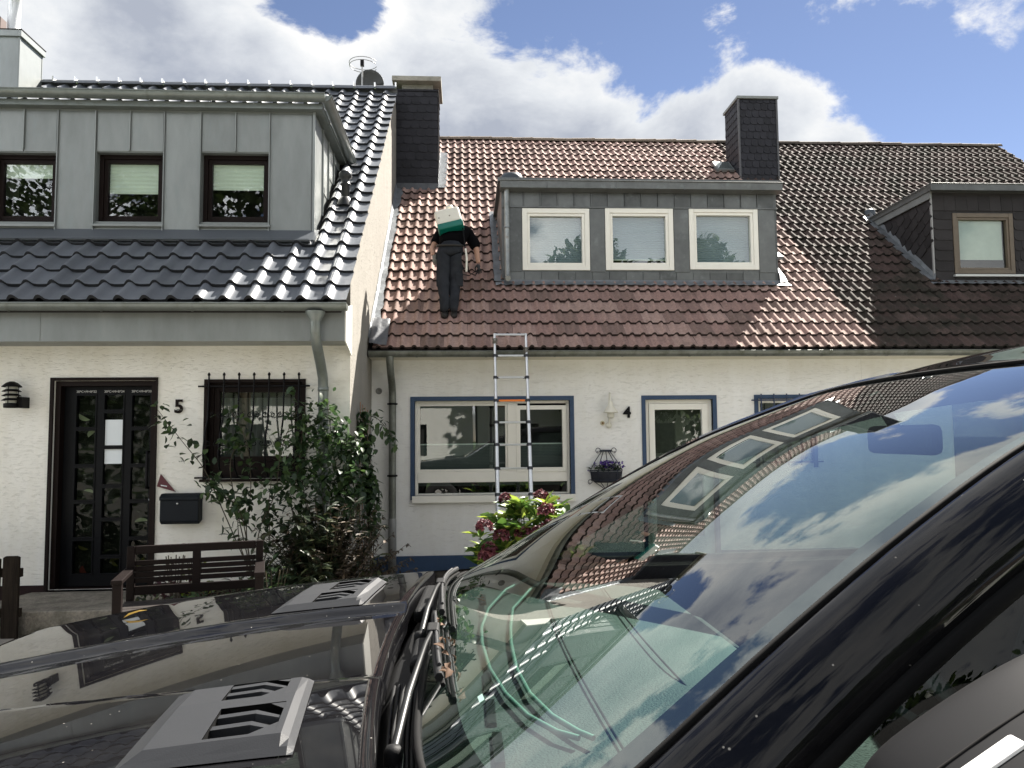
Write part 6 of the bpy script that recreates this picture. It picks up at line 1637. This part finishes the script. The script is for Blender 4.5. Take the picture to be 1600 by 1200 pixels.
# tail, nose and underbody
MB().grid([[(3.1, YC + v * .60, 1.645) for v in (-1, -.5, 0, .5, 1)], [(3.38, YC + v * .72, 1.12) for v in (-1, -.5, 0, .5, 1)]]).build('rear_window', GL_SIDE, car, fix=False)
MB().grid([[(3.36, YC + v * .88, 1.13) for v in (-1, -.5, 0, .5, 1)], [(3.47, YC + v * .9, .9) for v in (-1, -.5, 0, .5, 1)], [(3.48, YC + v * .9, .4) for v in (-1, -.5, 0, .5, 1)], [(3.40, YC + v * .88, .08) for v in (-1, -.5, 0, .5, 1)]]).build('tailgate', M_CAR, car)
NV = [-1 + k / 10 for k in range(21)]
nx_ = lambda v, z: -1.40 + .16 * abs(v) ** 2.5 - .10 * math.sin((z - .05) / .9 * 2.6)
nose = MB().grid([[(nx_(v, z) , YC + v * .84, z) for v in NV] for z in (.06, .2, .4, .6, .75, .84)]).build('front_bumper', M_CAR, car)
MB().grid([[(nx_(v, z) - .008, YC + v * .84, z) for v in [-.42 + k * .084 for k in range(11)]] for z in (.58, .66, .74)], smooth=False).build('radiator_grille', M_PLA, nose)
for sg in (-1, 1):
    MB().grid([[(nx_(v, z) - .010, YC + v * .84, z) for v in [sg * (.50 + k * .045) for k in range(11)]] for z in (.64, .70, .77)]).build('headlight', mat('headlight_lens', (.45, .47, .48), .08, .3), nose)
MB().box(-1.2, 3.3, YC - .86, YC + .86, .02, .12).build('underbody', M_RUB, car)
MB().box(.05, 3.2, YC - .84, YC + .84, .12, .32).box(.02, .08, YC - .84, YC + .84, .12, 1.0).box(3.0, 3.2, YC - .84, YC + .84, .12, 1.05).build('cabin_floor', M_CAB, car)
for cx in (-.52, 2.40):
    for sg in (-1, 1):
        y = YC + sg * .87
        tprof = [(.24, -.11), (.34, -.125), (.372, -.10), (.375, 0), (.372, .10), (.34, .125), (.24, .11)]
        wh = MB().lathe((cx, y, .235), tprof, 32, 'y').build('wheel', M_TYRE, car)
        MB().lathe((cx, y + sg * .06, .235), [(.245, 0), (.235, sg * .03), (.21, sg * .02), (.2, -sg * .05)], 32, 'y').build('rim', M_RIM, wh)
        for k in range(5):
            a = k * 1.2566; MB().bar((cx + .04 * math.cos(a), y + sg * .085, .235 + .04 * math.sin(a)), (cx + .225 * math.cos(a), y + sg * .075, .235 + .225 * math.sin(a)), .03, .05, (0, 1, 0)).build('spoke', M_RIM, wh)
        MB().lathe((cx, y + sg * .09, .235), [(0, sg * .012), (.035, sg * .01), (.045, -sg * .02)], 14, 'y').build('hub_cap', M_RIM, wh)
# dashboard
Q = []
for i in range(15):
    t = i / 14; row = []
    for j in range(33):
        v = -1 + j / 16; w = v * .845
        xb = .05 - .125 * (1 - abs(v) ** 6) + .014
        x = lerp(xb, .66, t); z = lerp(1.055, 1.045, t) - .03 * t ** 3 + .045 * math.exp(-((w + .37) / .17) ** 2) * sstep(.45, .8, t)
        if i == 14: z -= .12
        row.append((x, YC + w, z - .012 * abs(v) ** 3))
    Q.append(row)
dash = MB().grid(Q).build('dashboard', M_DASH, car)
MB().box(.55, .72, YC - .72, YC + .72, .55, .96).build('dashboard_lower', M_CAB, dash, bevel=.03)
M_DTR = mat('dash_trim_green', (.13, .21, .18), .5)
for off in (0, 38):
    pts = []
    for (px_, py_) in ((826 + off * .75, 907), (790 + off, 925), (763 + off, 955), (752 + off * 1.2, 985), (753 + off * 1.2, 1010), (765 + off * 1.1, 1050), (790 + off, 1090), (825 + off, 1125), (870 + off * .9, 1150), (905 + off * .6, 1160)):
        p = onZ(px_, py_, 1.058); pts.append((p.x, p.y, 1.064))
    MB().tube(pts, .0045, 6).build('defroster_trim', M_DTR, dash)
for k in range(9):
    a = ws(.035, -.75 + k * .17); 
    MB().box(a.x + .085, a.x + .10, a.y - .055, a.y + .055, 1.050, 1.0585).build('defroster_slot', M_RUB, dash)
MB().lathe((.30, YC + .52, 1.052), [(0, .006), (.06, .006), (.065, .0)], 20).build('speaker_grille', M_CAB, dash)
for xq in (.24, .42):
    MB().tube([(xq - .03 * (1 - (q / 10) ** 2), YC + q * .075, 1.0575 - .012 * abs(q / 10) ** 3 - .004 * (xq > .3)) for q in range(-10, 11)], .0022, 5).build('dash_seam', M_RUB, dash)
# steering wheel, mirror, seats
sw = Vector((.80, YC - .37, .98)); axx = Vector((.86, 0, .5)).normalized(); u_ = Vector((0, 1, 0)); v_ = axx.cross(u_)
stw = MB().tube([sw + (u_ * math.cos(a) + v_ * math.sin(a)) * .185 for a in [k * 2 * math.pi / 36 for k in range(36)]], .016, 8, closed=True).build('steering_wheel', M_SEAT, car)
for a in (0.0, math.pi, -math.pi / 2): MB().bar(sw, sw + (u_ * math.cos(a) + v_ * math.sin(a)) * .18, .045, .018, axx).build('spoke', M_SEAT, stw)
MB().lathe(sw - axx * .02, [(0, .03), (.06, .025), (.07, 0), (.06, -.02)], 18, 'x').build('hub', M_SEAT, stw)
rm = ws(.86, 0, .05)
MB().obox((rm.x + .06, YC, rm.z - .05), (.018, 0, 0), (0, .125, 0), (0, 0, .032)).build('rear_view_mirror', M_CAB, car, bevel=.015, seg=3)
MB().tube([(rm.x + .06, YC, rm.z - .05), ws(.88, 0, .006)], .012, 6).build('mirror_stalk', M_CAB, car)
for y, lab in ((YC - .37, 1), (YC + .37, 2)):
    se = MB().prism([(1.02, y - .26, .42), (1.52, y - .26, .36), (1.54, y - .26, .54), (1.02, y - .26, .60)], (0, .52, 0)).build('seat', M_SEAT, car, bevel=.05, seg=3)
    MB().prism([(1.46, y - .25, .52), (1.62, y - .25, .52), (1.86, y - .22, 1.14), (1.74, y - .22, 1.18)], (0, .48, 0)).build('backrest', M_SEAT, se, bevel=.05, seg=3)
    MB().prism([(1.76, y - .13, 1.22), (1.87, y - .13, 1.20), (1.92, y - .12, 1.40), (1.83, y - .12, 1.42)], (0, .26, 0)).build('headrest', mat('headrest_grey', (.03, .031, .033), .6, bump=.2, bscale=200), se, bevel=.035, seg=3)
    for s_ in (-.06, .06): MB().tube([(1.80, y + s_, 1.15), (1.83, y + s_, 1.24)], .007, 6).build('headrest_post', M_CHR, se)
MB().prism([(2.45, YC - .66, .52), (2.62, YC - .66, .52), (2.86, YC - .62, 1.16), (2.72, YC - .62, 1.18)], (0, 1.3, 0)).build('rear_seat', M_SEAT, car, bevel=.05, seg=3)
MB().tube([(1.52, YC - .70, 1.42), (1.56, YC - .68, 1.1), (1.62, YC - .66, .7)], .02, 6).build('seat_belt', mat('belt_webbing', (.06, .11, .115), .7), car)
# door mirror: shell with a raked upper edge, seams, white patch and foot
MPROF = [(.335, 1.195), (.345, 1.217), (.415, 1.260), (.487, 1.300), (.560, 1.328), (.625, 1.332), (.650, 1.285), (.635, 1.16), (.53, 1.10), (.405, 1.115)]
mcx, mcz = .50, 1.21
def mring(y, k): return [(mcx + (x - mcx) * k, y, mcz + (z - mcz) * k) for x, z in MPROF]
rings = [mring(.705, .80), mring(.685, .95), mring(.660, 1.0), mring(.560, 1.0), mring(.475, .97), mring(.440, .90), mring(.425, .72)]
mm = MB(); nP = len(MPROF)
mm.grid([r + [r[0]] for r in rings]); mm.add(rings[0], [tuple(range(nP))]); mm.add(rings[-1], [tuple(range(nP))])
M_SHELL = mat('mirror_shell_satin', (.006, .006, .0068), .5, spec=.15)
dm = mm.build('door_mirror', M_SHELL, car)
ssm = dm.modifiers.new('round', 'SUBSURF'); ssm.levels = 2; ssm.render_levels = 2
for y, k in ((.610, 1.0), (.520, .985)):
    MB().tube([(mcx + (x - mcx) * k, y, mcz + (z - mcz) * k - .002) for x, z in MPROF[1:6]], .0026, 5).build('mirror_gap', M_RUB, dm)
lx = Vector((.86, 0, .51))
MB().obox((.402, .585, 1.2485), lx * .028, (0, .010, 0), Vector((-.51, 0, .86)) * .005).build('mirror_white_patch', mat('mirror_patch_white', (.70, .70, .69), .2), dm, bevel=.003)  # white plate drawn in place of a bright patch on the shell
MB().tube([(.47, .70, 1.13), (.44, .73, 1.115), (.40, .77, 1.105)], [.040, .034, .042], 10).build('mirror_arm', M_TRIM, dm)
# wipers
def on_ws(t, v, off): return ws(t, v, -off)
def wiper(v0, v1, t0, t1, piv, mid):
    w_ = MB().tube([on_ws(lerp(t0, t1, k / 12), lerp(v0, v1, k / 12), .020) for k in range(13)], .0075, 6).build('wiper', M_PLA, car)
    MB().tube([on_ws(lerp(t0, t1, k / 12), lerp(v0, v1, k / 12), .008) for k in range(13)], .0042, 5).build('rubber_blade', M_RUB, w_)
    MB().tube([on_ws(lerp(t0, t1, k / 12) + .006, lerp(v0, v1, k / 12), .026) for k in range(1, 12)], .0035, 5).build('spoiler_strip', M_SIL, w_)
    m_ = on_ws(lerp(t0, t1, mid), lerp(v0, v1, mid), .028); pv = Vector(piv)
    MB().tube([pv, pv.lerp(m_, .3) + Vector((0, 0, .02)), pv.lerp(m_, .75) + Vector((0, 0, .016)), m_], [.007, .0065, .005, .0045], 8).build('wiper_arm', mat('wiper_arm_black', (.008, .0085, .009), .4, spec=.35), w_)
    MB().lathe(pv, [(.0, .012), (.010, .011), (.014, .004), (.014, -.02)], 14).build('pivot_cap', M_PLA, w_)
    MB().obox(m_, (.012, 0, 0), (0, .03, 0), (0, 0, .007)).build('blade_joint', M_PLA, w_, bevel=.004)
wiper(-.46, .14, .060, .026, (-.105, YC - .50, 1.052), .62)
wiper(.10, .84, .050, .018, (-.10, YC + .08, 1.07), .55)
MB().tube([(-.10, YC - .22, 1.055), (-.075, YC - .10, 1.085), (-.09, YC + .02, 1.06)], .008, 6).build('washer_hose', M_PLA, car)
MB().prism([(-.13, YC + .30, 1.045), (-.03, YC + .34, 1.05), (-.02, YC + .60, 1.05), (-.12, YC + .66, 1.04)], (0, 0, .035)).build('cowl_cover', M_PLA, car, bevel=.012, seg=3)
MB().prism([(-.11, YC - .12, 1.045), (-.04, YC - .10, 1.05), (-.04, YC + .05, 1.05), (-.11, YC + .06, 1.045)], (0, 0, .03)).build('cowl_cover', M_PLA, car, bevel=.01, seg=3)
# fallen leaves caught by the wiper and on the bonnet
L_DRY = leaf_mat('leaf_dry', (.11, .058, .03), (.20, .125, .065), .8, .2)
def dry(p, label, s=.017):
    mb = MB(); leaf_cloud(mb, [p, Vector(p) + Vector((.004, .006, .004))], [rdir(), rdir()], s, aspect=.7, fold=.7)
    tag(mb.build('dry_leaf', L_DRY, fix=False), label, 'leaf', 'dry leaves caught on the car')
for i, (t, v, lab) in enumerate(((.062, -.46, 'dry brown leaf at the near tip of the wiper blade'), (.060, -.42, 'curled leaf stuck beside the wiper tip'), (.05, -.30, 'small tan leaf midway along the near wiper blade'), (.045, -.20, 'tan leaf below the wiper joint'), (.035, -.06, 'pale leaf where the two wiper blades meet'), (.03, .02, 'orange leaf on the far wiper blade'))):
    dry(on_ws(t + .012, v, .02), lab)
yl = onZ(192, 980, 1.0)
x_, w_ = yl.x, yl.y - YC
mb = MB(); leaf_cloud(mb, [(x_, YC + w_, hood_z(x_, w_) + .003)], [(1, .4, .35)], .05, aspect=.28, fold=.5, droop=0)
tag(mb.build('dry_leaf', leaf_mat('leaf_yellow', (.5, .33, .08), (.6, .42, .14), .7, .2), fix=False), 'single yellow leaf lying on the black bonnet', 'leaf', 'dry leaves caught on the car')
